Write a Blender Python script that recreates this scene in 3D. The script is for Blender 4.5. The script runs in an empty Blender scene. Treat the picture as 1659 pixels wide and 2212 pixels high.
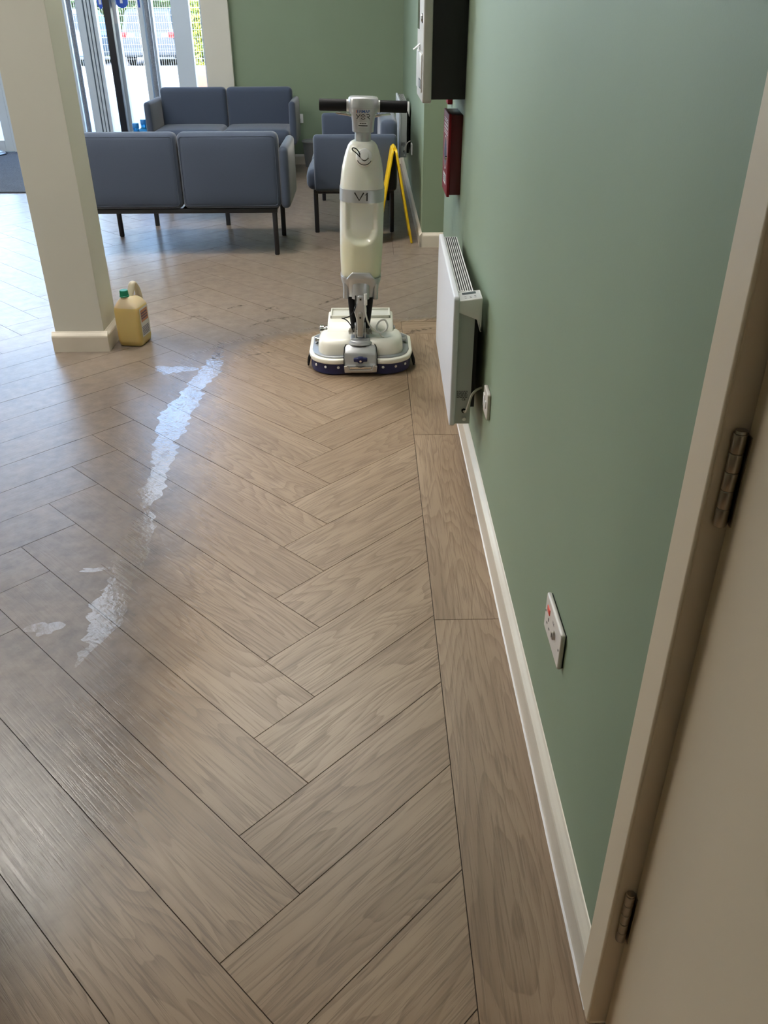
import bpy, bmesh, math, random
from mathutils import Vector, Matrix
random.seed(7)
PI = math.pi
SC = bpy.context.scene
COL = SC.collection

# ------------------------------------------------------------------ camera
F_PX, PITCH, YAW, ROLL, CAM_H = 1819.05, math.radians(31.138), math.radians(0.949), math.radians(-0.2115), 1.5016
cam_data = bpy.data.cameras.new('camera')
cam_data.sensor_fit = 'VERTICAL'; cam_data.sensor_height = 24.0
cam_data.lens = F_PX / 2212 * 24.0
cam_data.clip_start = 0.02; cam_data.clip_end = 500
cam = bpy.data.objects.new('camera', cam_data); COL.objects.link(cam)
_fw = Vector((math.sin(YAW)*math.cos(PITCH), math.cos(YAW)*math.cos(PITCH), -math.sin(PITCH)))
_rt = Vector((math.cos(YAW), -math.sin(YAW), 0)); _up = _rt.cross(_fw)
_r2 = _rt*math.cos(ROLL) + _up*math.sin(ROLL); _u2 = _up*math.cos(ROLL) - _rt*math.sin(ROLL)
_m = Matrix((_r2, _u2, -_fw)).transposed().to_4x4(); _m.translation = (0, 0, CAM_H)
cam.matrix_world = _m
SC.camera = cam

# ------------------------------------------------------------------ light
SC.view_settings.view_transform = 'Standard'; SC.view_settings.look = 'None'
SC.view_settings.gamma = 1.0; SC.view_settings.use_curve_mapping = False
SC.view_settings.exposure = 2.05
world = bpy.data.worlds.new('world'); SC.world = world; world.use_nodes = True
wn = world.node_tree.nodes; wl = world.node_tree.links
sky = wn.new('ShaderNodeTexSky'); sky.sky_type = 'NISHITA'; sky.sun_disc = False
sky.sun_elevation = math.radians(42); sky.sun_rotation = math.radians(190); sky.air_density = 1.0; sky.dust_density = .4
wn['Background'].inputs[1].default_value = 0.42
wl.new(sky.outputs[0], wn['Background'].inputs[0])
sun_d = bpy.data.lights.new('sun', 'SUN'); sun_d.energy = 1.6; sun_d.angle = math.radians(0.6); sun_d.color = (1, .95, .88)
sun = bpy.data.objects.new('sun', sun_d); COL.objects.link(sun)
sun.rotation_euler = (math.radians(48), 0, math.radians(8))
SC.cycles.use_denoising = True
SC.cycles.use_adaptive_sampling = True; SC.cycles.adaptive_threshold = .07; SC.cycles.adaptive_min_samples = 20
SC.cycles.max_bounces = 7; SC.cycles.diffuse_bounces = 4; SC.cycles.glossy_bounces = 3
SC.cycles.transmission_bounces = 6; SC.cycles.transparent_max_bounces = 12
SC.cycles.caustics_reflective = False; SC.cycles.caustics_refractive = False
SC.cycles.sample_clamp_indirect = 6.0
WARM_E, COOL_E, SOFT_E, SPOT_W = 6.0, 21.0, 1.0, 70.0

# ------------------------------------------------------------------ materials
MATS = {}
def lin(c):
    return tuple(((v/255)/12.92 if v/255 <= .04045 else ((v/255+.055)/1.055)**2.4) for v in c)
def mat(name, col=(.5,.5,.5), rough=.5, metal=0., spec=.5, noise=0., nscale=20., bump=0., bscale=200., emit=None, estr=0., coat=0., sheen=0., sss=0., aniso=0.):
    if name in MATS: return MATS[name]
    m = bpy.data.materials.new(name); m.use_nodes = True
    nt = m.node_tree; b = nt.nodes['Principled BSDF']
    b.inputs['Base Color'].default_value = (*col, 1); b.inputs['Roughness'].default_value = rough
    b.inputs['Metallic'].default_value = metal; b.inputs['Specular IOR Level'].default_value = spec
    if coat: b.inputs['Coat Weight'].default_value = coat; b.inputs['Coat Roughness'].default_value = .08
    if sheen: b.inputs['Sheen Weight'].default_value = sheen; b.inputs['Sheen Roughness'].default_value = .4
    if sss:
        b.inputs['Subsurface Weight'].default_value = sss; b.inputs['Subsurface Radius'].default_value = (.02,.015,.008); b.inputs['Subsurface Scale'].default_value = 1.0
    tc = nt.nodes.new('ShaderNodeTexCoord')
    if noise:
        n = nt.nodes.new('ShaderNodeTexNoise'); n.inputs['Scale'].default_value = nscale; n.inputs['Detail'].default_value = 5
        nt.links.new(tc.outputs['Object'], n.inputs['Vector'])
        mr = nt.nodes.new('ShaderNodeMapRange'); mr.inputs[1].default_value = .25; mr.inputs[2].default_value = .75
        mr.inputs[3].default_value = 1-noise; mr.inputs[4].default_value = 1+noise
        nt.links.new(n.outputs['Fac'], mr.inputs[0])
        mx = nt.nodes.new('ShaderNodeMix'); mx.data_type = 'RGBA'; mx.blend_type = 'MULTIPLY'; mx.inputs[0].default_value = 1
        mx.inputs[6].default_value = (*col, 1); nt.links.new(mr.outputs[0], mx.inputs[7]); nt.links.new(mx.outputs[2], b.inputs['Base Color'])
    if bump:
        n2 = nt.nodes.new('ShaderNodeTexNoise'); n2.inputs['Scale'].default_value = bscale; n2.inputs['Detail'].default_value = 3
        nt.links.new(tc.outputs['Object'], n2.inputs['Vector'])
        bp = nt.nodes.new('ShaderNodeBump'); bp.inputs['Strength'].default_value = bump; bp.inputs['Distance'].default_value = .002
        nt.links.new(n2.outputs['Fac'], bp.inputs['Height']); nt.links.new(bp.outputs[0], b.inputs['Normal'])
    if emit:
        b.inputs['Emission Color'].default_value = (*emit, 1); b.inputs['Emission Strength'].default_value = estr
    MATS[name] = m
    return m
def thin_glass(name, tint=(1,1,1), rough=.0, ior=1.45, bump=0., gcol=(1,1,1), bscale=60., patchy=0.):
    m = bpy.data.materials.new(name); m.use_nodes = True; nt = m.node_tree
    nt.nodes.remove(nt.nodes['Principled BSDF']); out = nt.nodes['Material Output']
    tr = nt.nodes.new('ShaderNodeBsdfTransparent'); tr.inputs[0].default_value = (*tint, 1)
    gl = nt.nodes.new('ShaderNodeBsdfGlossy'); gl.inputs['Roughness'].default_value = rough; gl.inputs[0].default_value = (*gcol, 1)
    fr = nt.nodes.new('ShaderNodeFresnel')
    gm = nt.nodes.new('ShaderNodeNewGeometry'); im = nt.nodes.new('ShaderNodeMapRange'); im.inputs[3].default_value = ior; im.inputs[4].default_value = 1/ior
    nt.links.new(gm.outputs['Backfacing'], im.inputs[0]); nt.links.new(im.outputs[0], fr.inputs[0])
    mx = nt.nodes.new('ShaderNodeMixShader')
    if bump:
        tc = nt.nodes.new('ShaderNodeTexCoord'); n = nt.nodes.new('ShaderNodeTexNoise'); n.inputs['Scale'].default_value = bscale; n.inputs['Detail'].default_value = 4
        bp = nt.nodes.new('ShaderNodeBump'); bp.inputs['Strength'].default_value = bump; bp.inputs['Distance'].default_value = .003
        nt.links.new(tc.outputs['Object'], n.inputs['Vector']); nt.links.new(n.outputs['Fac'], bp.inputs['Height'])
        nt.links.new(bp.outputs[0], gl.inputs['Normal']); nt.links.new(bp.outputs[0], fr.inputs['Normal'])
    fac = fr.outputs[0]
    if patchy:
        n3 = nt.nodes.new('ShaderNodeTexNoise'); n3.inputs['Scale'].default_value = 34; n3.inputs['Detail'].default_value = 8; n3.inputs['Distortion'].default_value = 1.5
        mr = nt.nodes.new('ShaderNodeMapRange'); mr.inputs[1].default_value = .35; mr.inputs[2].default_value = .47; mr.inputs[3].default_value = 1-patchy
        mu = nt.nodes.new('ShaderNodeMath'); mu.operation = 'MULTIPLY'
        nt.links.new(tc.outputs['Object'], n3.inputs['Vector']); nt.links.new(n3.outputs['Fac'], mr.inputs[0]); nt.links.new(mr.outputs[0], mu.inputs[0]); nt.links.new(fac, mu.inputs[1]); fac = mu.outputs[0]
    nt.links.new(fac, mx.inputs[0]); nt.links.new(tr.outputs[0], mx.inputs[1]); nt.links.new(gl.outputs[0], mx.inputs[2])
    nt.links.new(mx.outputs[0], out.inputs[0]); MATS[name] = m
    return m

def wood_material():
    m = bpy.data.materials.new('wood_effect_plank'); m.use_nodes = True; nt = m.node_tree; N = nt.nodes.new; L = nt.links.new
    b = nt.nodes['Principled BSDF']
    def math_(op, a=None, c=None, v=None, clamp=False):
        n = N('ShaderNodeMath'); n.operation = op; n.use_clamp = clamp
        for i, x in enumerate((a, c, v)):
            if x is None: continue
            if isinstance(x, (int, float)): n.inputs[i].default_value = x
            else: L(x, n.inputs[i])
        return n.outputs[0]
    def rng(x, a, c, d=0., e=1., smooth=False):
        n = N('ShaderNodeMapRange'); L(x, n.inputs[0]); n.clamp = True
        if smooth: n.interpolation_type = 'SMOOTHSTEP'
        for i, v in enumerate((a, c, d, e)): n.inputs[i+1].default_value = v
        return n.outputs[0]
    def noise(vec, scale, detail=4., rough=.55, dist=0.):
        n = N('ShaderNodeTexNoise'); n.inputs['Scale'].default_value = scale; n.inputs['Detail'].default_value = detail
        n.inputs['Roughness'].default_value = rough; n.inputs['Distortion'].default_value = dist; L(vec, n.inputs['Vector']); return n.outputs['Fac']
    def mapping(vec, sc=(1,1,1)):
        n = N('ShaderNodeMapping'); n.inputs['Scale'].default_value = sc; L(vec, n.inputs['Vector']); return n.outputs[0]
    def mix(f, a, c, kind='MIX'):
        n = N('ShaderNodeMix'); n.data_type = 'RGBA'; n.blend_type = kind
        for k, x in ((0, f), (6, a), (7, c)):
            if isinstance(x, (int, float)): n.inputs[k].default_value = x
            elif isinstance(x, tuple): n.inputs[k].default_value = (*x, 1)
            else: L(x, n.inputs[k])
        return n.outputs[2]
    tc = N('ShaderNodeTexCoord'); oi = N('ShaderNodeObjectInfo'); geo = N('ShaderNodeNewGeometry')
    off = N('ShaderNodeCombineXYZ'); L(math_('MULTIPLY', oi.outputs['Random'], 53.), off.inputs[0]); L(math_('MULTIPLY', oi.outputs['Random'], 31.), off.inputs[1]); L(math_('MULTIPLY', oi.outputs['Random'], 17.), off.inputs[2])
    va = N('ShaderNodeVectorMath'); va.operation = 'ADD'; L(tc.outputs['Object'], va.inputs[0]); L(off.outputs[0], va.inputs[1]); P = va.outputs[0]
    # cathedral rings: contours of a stretched noise field
    h = noise(mapping(P, (.55, 3.6, 1)), 1.6, 2.5, .45, .35)
    rings = math_('FRACT', math_('MULTIPLY', h, 24.))
    line = math_('MULTIPLY', rng(rings, .35, .92), rng(rings, 1.0, .94))
    fine = noise(mapping(P, (5., 150., 1)), 1., 5., .65)
    pores = rng(noise(mapping(P, (7., 200., 1)), 1., 3., .6, .3), .52, .64)
    broad = noise(mapping(P, (.8, 7., 1)), 1.3, 3., .5)
    c = mix(rng(broad, .3, .7), (.240, .168, .108), (.335, .246, .168))
    c = mix(math_('MULTIPLY', line, rng(fine, .3, .65, .15, .72)), c, (.135, .085, .050))
    c = mix(math_('MULTIPLY', pores, .55), c, (.115, .073, .043))
    c = mix(rng(oi.outputs['Random'], 0, 1, .0, .22), c, (.22, .145, .085))
    # soiling: un-scrubbed part of the floor (left of the machine's path and behind it)
    sp = N('ShaderNodeSeparateXYZ'); L(geo.outputs['Position'], sp.inputs[0]); X, Y = sp.outputs[0], sp.outputs[1]
    fc = N('ShaderNodeFloatCurve'); cv = fc.mapping.curves[0]
    pts = [(0., -.75), (.85, -.64), (1.0, -.575), (1.3, -.52), (1.6, -.55), (1.95, -.58), (2.4, -.62), (2.9, -.68), (3.3, -.71), (3.95, -.74), (4.15, -.62), (4.5, .1), (4.95, 1.1), (6., 1.2)]
    for i, (yy, xx) in enumerate(pts):
        p = (yy/6., (xx+1.2)/2.4)
        if i < 2: cv.points[i].location = p
        else: cv.points.new(*p)
    fc.mapping.update()
    L(math_('DIVIDE', Y, 6., clamp=True), fc.inputs['Value'])
    xb = math_('SUBTRACT', math_('MULTIPLY', fc.outputs[0], 2.4), 1.2)
    wob = math_('MULTIPLY', math_('SUBTRACT', noise(geo.outputs['Position'], 5., 4.), .5), .22)
    dist = math_('SUBTRACT', math_('ADD', xb, wob), X)
    dirty = rng(dist, -.12, .14, smooth=True)
    patch = noise(geo.outputs['Position'], 7., 6., .62, .6)
    amount = math_('MULTIPLY', dirty, rng(patch, .25, .7, .74, 1.0))
    grime = mix(rng(noise(geo.outputs['Position'], 24., 5., .6), .3, .7), (.072, .055, .046), (.128, .104, .089))
    lit_grime = mix(rng(noise(geo.outputs['Position'], 15., 6., .6), .3, .7), (.15, .118, .095), (.25, .205, .172))   # far grime painted lighter, in place of more light and sheen there
    grime = mix(rng(Y, 3.5, 4.7, smooth=True), grime, lit_grime)
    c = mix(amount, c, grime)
    # faint dark specks and drag marks in the dirt
    spk = rng(noise(geo.outputs['Position'], 95., 2., .5), .70, .76)
    c = mix(math_('MULTIPLY', math_('MULTIPLY', spk, dirty), .55), c, (.06, .045, .04))
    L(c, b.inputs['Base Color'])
    damp = math_('MULTIPLY', rng(math_('ABSOLUTE', math_('ADD', dist, .02)), .32, .0, smooth=True), rng(Y, .7, 1.6))
    r = rng(fine, .2, .8, .34, .46)
    r = math_('SUBTRACT', r, math_('MULTIPLY', damp, .12))
    r = math_('SUBTRACT', r, math_('MULTIPLY', dirty, .08))
    L(r, b.inputs['Roughness']); b.inputs['Specular IOR Level'].default_value = .5
    bp = N('ShaderNodeBump'); bp.inputs['Strength'].default_value = .16; bp.inputs['Distance'].default_value = .0015
    L(math_('SUBTRACT', fine, math_('MULTIPLY', pores, .5)), bp.inputs['Height']); L(bp.outputs[0], b.inputs['Normal'])
    MATS['wood'] = m
    return m

# ------------------------------------------------------------------ mesh helpers
def new(): return bmesh.new()
def merge(dst, src, M=None):
    if M is not None: bmesh.ops.transform(src, matrix=M, verts=src.verts)
    me = bpy.data.meshes.new('tmp'); src.to_mesh(me); dst.from_mesh(me); bpy.data.meshes.remove(me); src.free()
def box(bm, x0, x1, y0, y1, z0, z1, r=0., seg=2, M=None):
    t = new(); bmesh.ops.create_cube(t, size=1)
    bmesh.ops.scale(t, vec=(x1-x0, y1-y0, z1-z0), verts=t.verts)
    bmesh.ops.translate(t, vec=((x0+x1)/2, (y0+y1)/2, (z0+z1)/2), verts=t.verts)
    if r: bmesh.ops.bevel(t, geom=t.edges[:], offset=r, segments=seg, profile=.5, affect='EDGES')
    merge(bm, t, M); return bm
def prism(bm, poly, axis, a, b, r=0., seg=2, M=None):
    """polygon (2D) extruded along axis from a to b. axis x: poly=(y,z); y: (x,z); z: (x,y)"""
    t = new()
    def p3(p, q): return {'x': (q, p[0], p[1]), 'y': (p[0], q, p[1]), 'z': (p[0], p[1], q)}[axis]
    lo = [t.verts.new(p3(p, a)) for p in poly]; hi = [t.verts.new(p3(p, b)) for p in poly]; n = len(poly)
    t.faces.new(lo); t.faces.new(hi[::-1])
    for i in range(n): t.faces.new((lo[i], hi[i], hi[(i+1) % n], lo[(i+1) % n]))
    bmesh.ops.recalc_face_normals(t, faces=t.faces)
    if r: bmesh.ops.bevel(t, geom=t.edges[:], offset=r, segments=seg, profile=.5, affect='EDGES')
    merge(bm, t, M); return bm
def tube(bm, pts, r, seg=10, M=None, cap=True, closed=False):
    t = new(); pts = [Vector(p) for p in pts]; n = len(pts); rings = []
    rr = r if isinstance(r, (list, tuple)) else [r]*n
    prev = None
    for i, p in enumerate(pts):
        if closed: d = (pts[(i+1) % n]-pts[i-1]).normalized()
        else: d = (pts[min(i+1, n-1)]-pts[max(i-1, 0)]).normalized()
        if prev is None:
            a = Vector((0, 0, 1)) if abs(d.z) < .9 else Vector((1, 0, 0)); u = d.cross(a).normalized()
        else: u = (prev - d*prev.dot(d)).normalized()
        prev = u; v = d.cross(u)
        rings.append([t.verts.new(p+(u*math.cos(2*PI*k/seg)+v*math.sin(2*PI*k/seg))*rr[i]) for k in range(seg)])
    for i in range(n if closed else n-1):
        A, B_ = rings[i], rings[(i+1) % n]
        for k in range(seg): t.faces.new((A[k], A[(k+1) % seg], B_[(k+1) % seg], B_[k]))
    if cap and not closed: t.faces.new(rings[0][::-1]); t.faces.new(rings[-1])
    bmesh.ops.recalc_face_normals(t, faces=t.faces); merge(bm, t, M); return bm
def lathe(bm, prof, seg=32, M=None):
    t = new(); rings = []
    for r, z in prof:
        rings.append([t.verts.new((r*math.cos(2*PI*k/seg), r*math.sin(2*PI*k/seg), z)) for k in range(seg)] if r > 1e-6 else [t.verts.new((0, 0, z))])
    for A, B_ in zip(rings, rings[1:]):
        for k in range(seg):
            q = (k+1) % seg
            if len(A) == 1 and len(B_) == 1: continue
            if len(A) == 1: t.faces.new((A[0], B_[k], B_[q]))
            elif len(B_) == 1: t.faces.new((A[k], A[q], B_[0]))
            else: t.faces.new((A[k], A[q], B_[q], B_[k]))
    if len(rings[0]) > 1: t.faces.new(rings[0][::-1])
    if len(rings[-1]) > 1: t.faces.new(rings[-1])
    bmesh.ops.recalc_face_normals(t, faces=t.faces); merge(bm, t, M); return bm
def loft(bm, secs, M=None, cap=True):
    t = new(); R = [[t.verts.new(p) for p in s] for s in secs]; n = len(R[0])
    for A, B_ in zip(R, R[1:]):
        for k in range(n): t.faces.new((A[k], A[(k+1) % n], B_[(k+1) % n], B_[k]))
    if cap: t.faces.new(R[0][::-1]); t.faces.new(R[-1])
    bmesh.ops.recalc_face_normals(t, faces=t.faces); merge(bm, t, M); return bm
def sup(a, b, z, n=2.6, cx=0., cy=0., k=64):
    o = []
    for i in range(k):
        th = 2*PI*i/k; c, s = math.cos(th), math.sin(th)
        o.append((cx+a*math.copysign(abs(c)**(2/n), c), cy+b*math.copysign(abs(s)**(2/n), s), z))
    return o
def rect_round(x0, x1, z0, z1, r, seg=5):
    out = []
    for cx, cz, a0 in ((x1-r, z1-r, 0), (x0+r, z1-r, PI/2), (x0+r, z0+r, PI), (x1-r, z0+r, 1.5*PI)):
        for i in range(seg+1):
            a = a0+PI/2*i/seg; out.append((cx+r*math.cos(a), cz+r*math.sin(a)))
    return out
def spline(pts, n=8):
    pts = [Vector(p) for p in pts]; out = []
    for i in range(len(pts)-1):
        p0 = pts[max(i-1, 0)]; p1 = pts[i]; p2 = pts[i+1]; p3 = pts[min(i+2, len(pts)-1)]
        for j in range(n):
            t = j/n
            out.append(.5*((2*p1)+(-p0+p2)*t+(2*p0-5*p1+4*p2-p3)*t*t+(-p0+3*p1-3*p2+p3)*t**3))
    out.append(pts[-1]); return out
def ribbon(bm, pts, w, fn):
    """flat printed stroke along 2D polyline, mapped by fn(x,z)->3D"""
    pts = [Vector(p) for p in pts]; n = len(pts); L_, R_ = [], []
    for i, p in enumerate(pts):
        d = (pts[min(i+1, n-1)]-pts[max(i-1, 0)]).normalized(); q = Vector((-d.y, d.x))*w/2
        L_.append(bm.verts.new(fn(*(p+q)))); R_.append(bm.verts.new(fn(*(p-q))))
    for i in range(n-1): bm.faces.new((L_[i], L_[i+1], R_[i+1], R_[i]))
def flat(bm, poly, fn):
    bm.faces.new([bm.verts.new(fn(*p)) for p in poly])
def text_mesh(bm, s, size, fn, align='CENTER', shear=0.):
    cu = bpy.data.curves.new('t', 'FONT'); cu.body = s; cu.size = size; cu.align_x = align; cu.align_y = 'CENTER'; cu.shear = shear; cu.offset = .0002; cu.resolution_u = 3
    o = bpy.data.objects.new('t', cu); COL.objects.link(o)
    dg = bpy.context.evaluated_depsgraph_get(); me = bpy.data.meshes.new_from_object(o.evaluated_get(dg))
    base = len(bm.verts); bm.from_mesh(me); bm.verts.ensure_lookup_table()
    for v in bm.verts[base:]: v.co = fn(v.co.x, v.co.y)
    bpy.data.objects.remove(o); bpy.data.curves.remove(cu); bpy.data.meshes.remove(me)

def obj(name, bm, m, parent=None, smooth=35, loc=None, rot=None):
    me = bpy.data.meshes.new(name); bm.to_mesh(me); bm.free()
    if m: me.materials.append(m if not isinstance(m, str) else MATS[m])
    if smooth:
        me.shade_smooth(); me.set_sharp_from_angle(angle=math.radians(smooth))
    o = bpy.data.objects.new(name, me); COL.objects.link(o)
    if parent: o.parent = parent
    if loc: o.location = loc
    if rot: o.rotation_euler = rot
    return o
def tag(o, label, cat, group=None):
    o['label'] = label; o['category'] = cat
    if group: o['group'] = group
    return o
def thing(name, label, cat, loc=(0, 0, 0), rz=0., group=None):
    o = bpy.data.objects.new(name, None); COL.objects.link(o); o.empty_display_size = .05
    o.location = loc; o.rotation_euler = (0, 0, rz); return tag(o, label, cat, group)
def struct(name, bm, m, parent=None, smooth=0):
    o = obj(name, bm, m, parent, smooth)
    if not parent: o['kind'] = 'structure'
    return o
def dup(root, loc, rz, label):
    r = root.copy(); COL.objects.link(r); r.location = loc; r.rotation_euler = (0, 0, rz); r['label'] = label
    for ch in list(root.children):
        c = ch.copy(); COL.objects.link(c); c.parent = r
        for g in list(ch.children):
            d = g.copy(); COL.objects.link(d); d.parent = c
    return r

# palette
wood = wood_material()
GREEN = mat('green_wall_paint', (.212, .278, .192), .55, noise=.02, nscale=3, bump=.06, bscale=260)
CEIL = mat('white_ceiling_paint', (.78, .77, .74), .8)
CREAM = mat('cream_column_paint', (.62, .605, .54), .55, bump=.04, bscale=200)
TRIM = mat('ivory_gloss_trim', (.62, .565, .48), .32, noise=.03, nscale=12)
DOORP = mat('cream_door_laminate', (.66, .55, .41), .38)
GROUT = mat('dark_joint', (.06, .044, .033), .8)
WHITEP = mat('white_plastic', (.80, .80, .81), .35)
SOCK = mat('socket_plastic', (.70, .66, .63), .3)
FAB = mat('blue_grey_fabric', (.048, .066, .108), .85, noise=.06, nscale=300, bump=.25, bscale=900, sheen=.45)
BLACKM = mat('black_powder_coat', (.012, .013, .018), .45)
ALU = mat('pale_aluminium', (.58, .66, .74), .4, .1)
SILV = mat('silver_paint', (.58, .59, .61), .34, .65)
CHROME = mat('chrome', (.72, .72, .72), .12, 1.)
STEEL = mat('brushed_steel', (.42, .38, .33), .28, 1.)
IVORY = mat('machine_ivory_plastic', (.84, .83, .75), .33, coat=.2)
NAVY = mat('navy_rubber', (.012, .017, .085), .4)
RUBB = mat('black_rubber', (.010, .010, .012), .6, spec=.2)
INK = mat('black_print', (.012, .012, .016), .5)
BLUEP = mat('blue_print', (.02, .09, .36), .5)
GLASS = thin_glass('window_glass')
WATER = thin_glass('water_film', rough=.06, ior=1.5, bump=.22, bscale=70, patchy=.6)
XW = .379          # face of the green right-hand wall
YF = 9.85          # face of the far green wall
YG = 10.90         # glazing plane
HC = 4.0           # ceiling

# ------------------------------------------------------------------ room shell
b = new(); box(b, -8, 2.2, -1.6, 11.05, -.12, -.004); floor_o = struct('floor', b, GROUT)
b = new(); box(b, -8, 2.2, -1.6, 11.05, HC, HC+.2); struct('ceiling', b, CEIL)
b = new(); box(b, XW, XW+.12, .80, 4.39, 0, HC); box(b, XW, XW+.12, -.16, .80, 2.12, HC); box(b, XW, XW+.12, -1.6, -.16, 0, HC); struct('wall_right', b, GREEN)
b = new(); box(b, XW, 2.2, 6.165, YF+.15, 0, HC); struct('wall_right_far', b, GREEN)
b = new(); box(b, XW+.12, 2.2, 4.27, 4.39, 0, HC); box(b, 2.1, 2.2, 4.39, 6.165, 0, HC); struct('wall_corridor', b, GREEN)
b = new(); box(b, -1.372, XW, YF, YF+.15, 0, HC); struct('wall_far', b, GREEN)
b = new(); box(b, -1.645, -1.372, YF-.06, YG+.1, 0, HC, .004); struct('wall_far_pier', b, CREAM)
b = new(); box(b, -8.1, -8, -1.6, 11.05, 0, HC); struct('wall_left', b, CREAM)
b = new(); box(b, -8, XW+.12, -1.7, -1.6, 0, HC); struct('wall_back', b, CREAM)
b = new(); box(b, -8.1, 2.2, 10.95, 11.15, HC-.05, 6.2); struct('wall_far_parapet', b, CREAM)
b = new(); box(b, -1.573, -1.33, 4.10, 4.333, 0, HC, .002); struct('wall_column', b, CREAM)
b = new(); box(b, -1.30, -1.16, -1.6, 1.6, 0, HC); struct('wall_light_block', b, CREAM)  # unseen wall, added to keep light off the foreground
b = new(); box(b, -1.16, XW, -1.6, 1.6, 2.45, HC); struct('soffit_light_block', b, CEIL)  # unseen lowered soffit, added to shade the floor near the camera

def skirt(path_len, M, name, parent=None):
    """moulded skirting: flat face then a sloped, rounded top"""
    prof = [(0, 0), (-.018, 0), (-.018, .076), (-.0165, .083), (-.011, .090), (-.005, .0965), (-.002, .101), (0, .102)]
    b = new(); prism(b, prof, 'y', 0, path_len, M=M)
    return struct(name, b, TRIM, parent)
T = Matrix.Translation
def Rz(a): return Matrix.Rotation(a, 4, 'Z')
sk = skirt(4.39-.842, T((XW, .842, 0)), 'baseboard_right')
b = new(); tube(b, [(.3605, .80+i*.02, .0015+.0006*math.sin(i*1.7)) for i in range(180)], .0035, 6); struct('caulk_bead', b, WHITEP, sk)
skirt(YF-6.165+.018, T((XW, 6.165-.018, 0)), 'baseboard_right_far')
skirt(2.2-XW+.018, T((2.2, 6.165, 0)) @ Rz(PI/2), 'baseboard_corridor')
skirt(1.372+XW, T((XW, YF, 0)) @ Rz(PI/2), 'baseboard_far')
bs = skirt(.243+.036, T((-1.33+.018, 4.10, 0)) @ Rz(PI/2), 'baseboard_column')
skirt(.233+.018, T((-1.33, 4.333+.018, 0)) @ Rz(PI), 'baseboard_side', bs)
skirt(.233+.018, T((-1.573, 4.10, 0)), 'baseboard_side', bs)

# --- herringbone planks, each a part of the floor
W_, L_, GAP = .195, 1.1995, .0010
RT2 = math.sqrt(2); A_ = Vector((1, -1))/RT2; N_ = Vector((1, 1))/RT2
T0 = Vector((-.151, 3.5155)); XBORD = .1735
def clip(poly, nx, ny, d):   # keep nx*x+ny*y<=d
    out = []
    for i, p in enumerate(poly):
        q = poly[(i+1) % len(poly)]; fp = nx*p[0]+ny*p[1]-d; fq = nx*q[0]+ny*q[1]-d
        if fp <= 0: out.append(p)
        if fp*fq < 0:
            t = fp/(fp-fq); out.append((p[0]+(q[0]-p[0])*t, p[1]+(q[1]-p[1])*t))
    return out
def project(x, y, z):
    v = Vector((x, y, z-CAM_H)); d = v.dot(_fw)
    if d < .05: return None
    return 829.5+F_PX*v.dot(_r2)/d, 1106-F_PX*v.dot(_u2)/d
def in_view(poly, mx=260):
    c = poly+[((poly[i][0]+poly[(i+1) % len(poly)][0])/2, (poly[i][1]+poly[(i+1) % len(poly)][1])/2) for i in range(len(poly))]
    for p in c:
        q = project(p[0], p[1], 0)
        if q and -mx < q[0] < 1659+mx and -50 < q[1] < 2212+320: return True
    return False
full_mesh = None
def slab(name, polys, org, ang, top=0.):
    """plank prism; local x runs along the plank so the grain follows it"""
    ca, sa = math.cos(-ang), math.sin(-ang); t = new()
    for poly in polys:
        loc = [((p[0]-org[0])*ca-(p[1]-org[1])*sa, (p[0]-org[0])*sa+(p[1]-org[1])*ca) for p in poly]
        prism(t, loc, 'z', -.006, top)
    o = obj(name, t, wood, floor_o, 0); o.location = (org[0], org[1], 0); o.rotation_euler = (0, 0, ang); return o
count = 0
def add_plank(cx, cy, ang):
    global full_mesh, count
    hx, hy = L_/2-GAP, W_/2-GAP; c, s = math.cos(ang), math.sin(ang)
    poly = [(cx+x*c-y*s, cy+x*s+y*c) for x, y in ((-hx, -hy), (hx, -hy), (hx, hy), (-hx, hy))]
    if not in_view(poly): return
    ys = [p[1] for p in poly]; xs = [p[0] for p in poly]
    if min(ys) > YG or max(xs) < -7.5: return
    g = GAP; lim = XBORD-g
    pcs = [clip(clip(poly, 1, 0, lim), 0, 1, YG)]
    if max(xs) > lim and max(ys) > 4.51 and min(ys) < 5.955:
        q = clip(clip(clip(poly, -1, 0, -lim), 0, -1, -4.512), 0, 1, 5.953)
        q = clip(q, 1, 0, 2.0) if q else q
        if q: pcs.append(q)
    pcs = [p for p in pcs if len(p) >= 3]
    # clean split between clipped and whole planks so that whole ones share one mesh
    if not pcs: return
    count += 1
    if max(xs) <= lim and max(ys) < YG and full_mesh:
        o = bpy.data.objects.new('plank', full_mesh); COL.objects.link(o); o.parent = floor_o
        o.location = (cx, cy, random.uniform(-.0004, 0)); o.rotation_euler = (0, 0, ang); return
    o = slab('plank', pcs, (cx, cy), ang)
    if max(xs) <= lim and max(ys) < YG: full_mesh = o.data
for j in range(-4, 3):
    for k in range(-40, 30):
        tp = T0 + Vector((RT2*L_*j, RT2*W_*k))
        cA = tp - A_*L_/2 - N_*W_/2; cB = tp - A_*W_/2 + N_*L_/2
        if -1 < cA.y < 11.6: add_plank(cA.x, cA.y, -PI/4)
        if -1 < cB.y < 11.6: add_plank(cB.x, cB.y, PI/4)
def rect_plank(x0, x1, y0, y1, along='y'):
    g = GAP; ang = PI/2 if along == 'y' else 0.
    slab('plank', [[(x0+g, y0+g), (x1-g, y0+g), (x1-g, y1-g), (x0+g, y1-g)]], ((x0+x1)/2, (y0+y1)/2), ang)
for y0, y1 in ((-.5, .69), (.69, 1.889), (1.889, 3.089), (3.089, 4.31)): rect_plank(XBORD, XW-.016 if y0 > .7 else .42, y0, y1)
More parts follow.
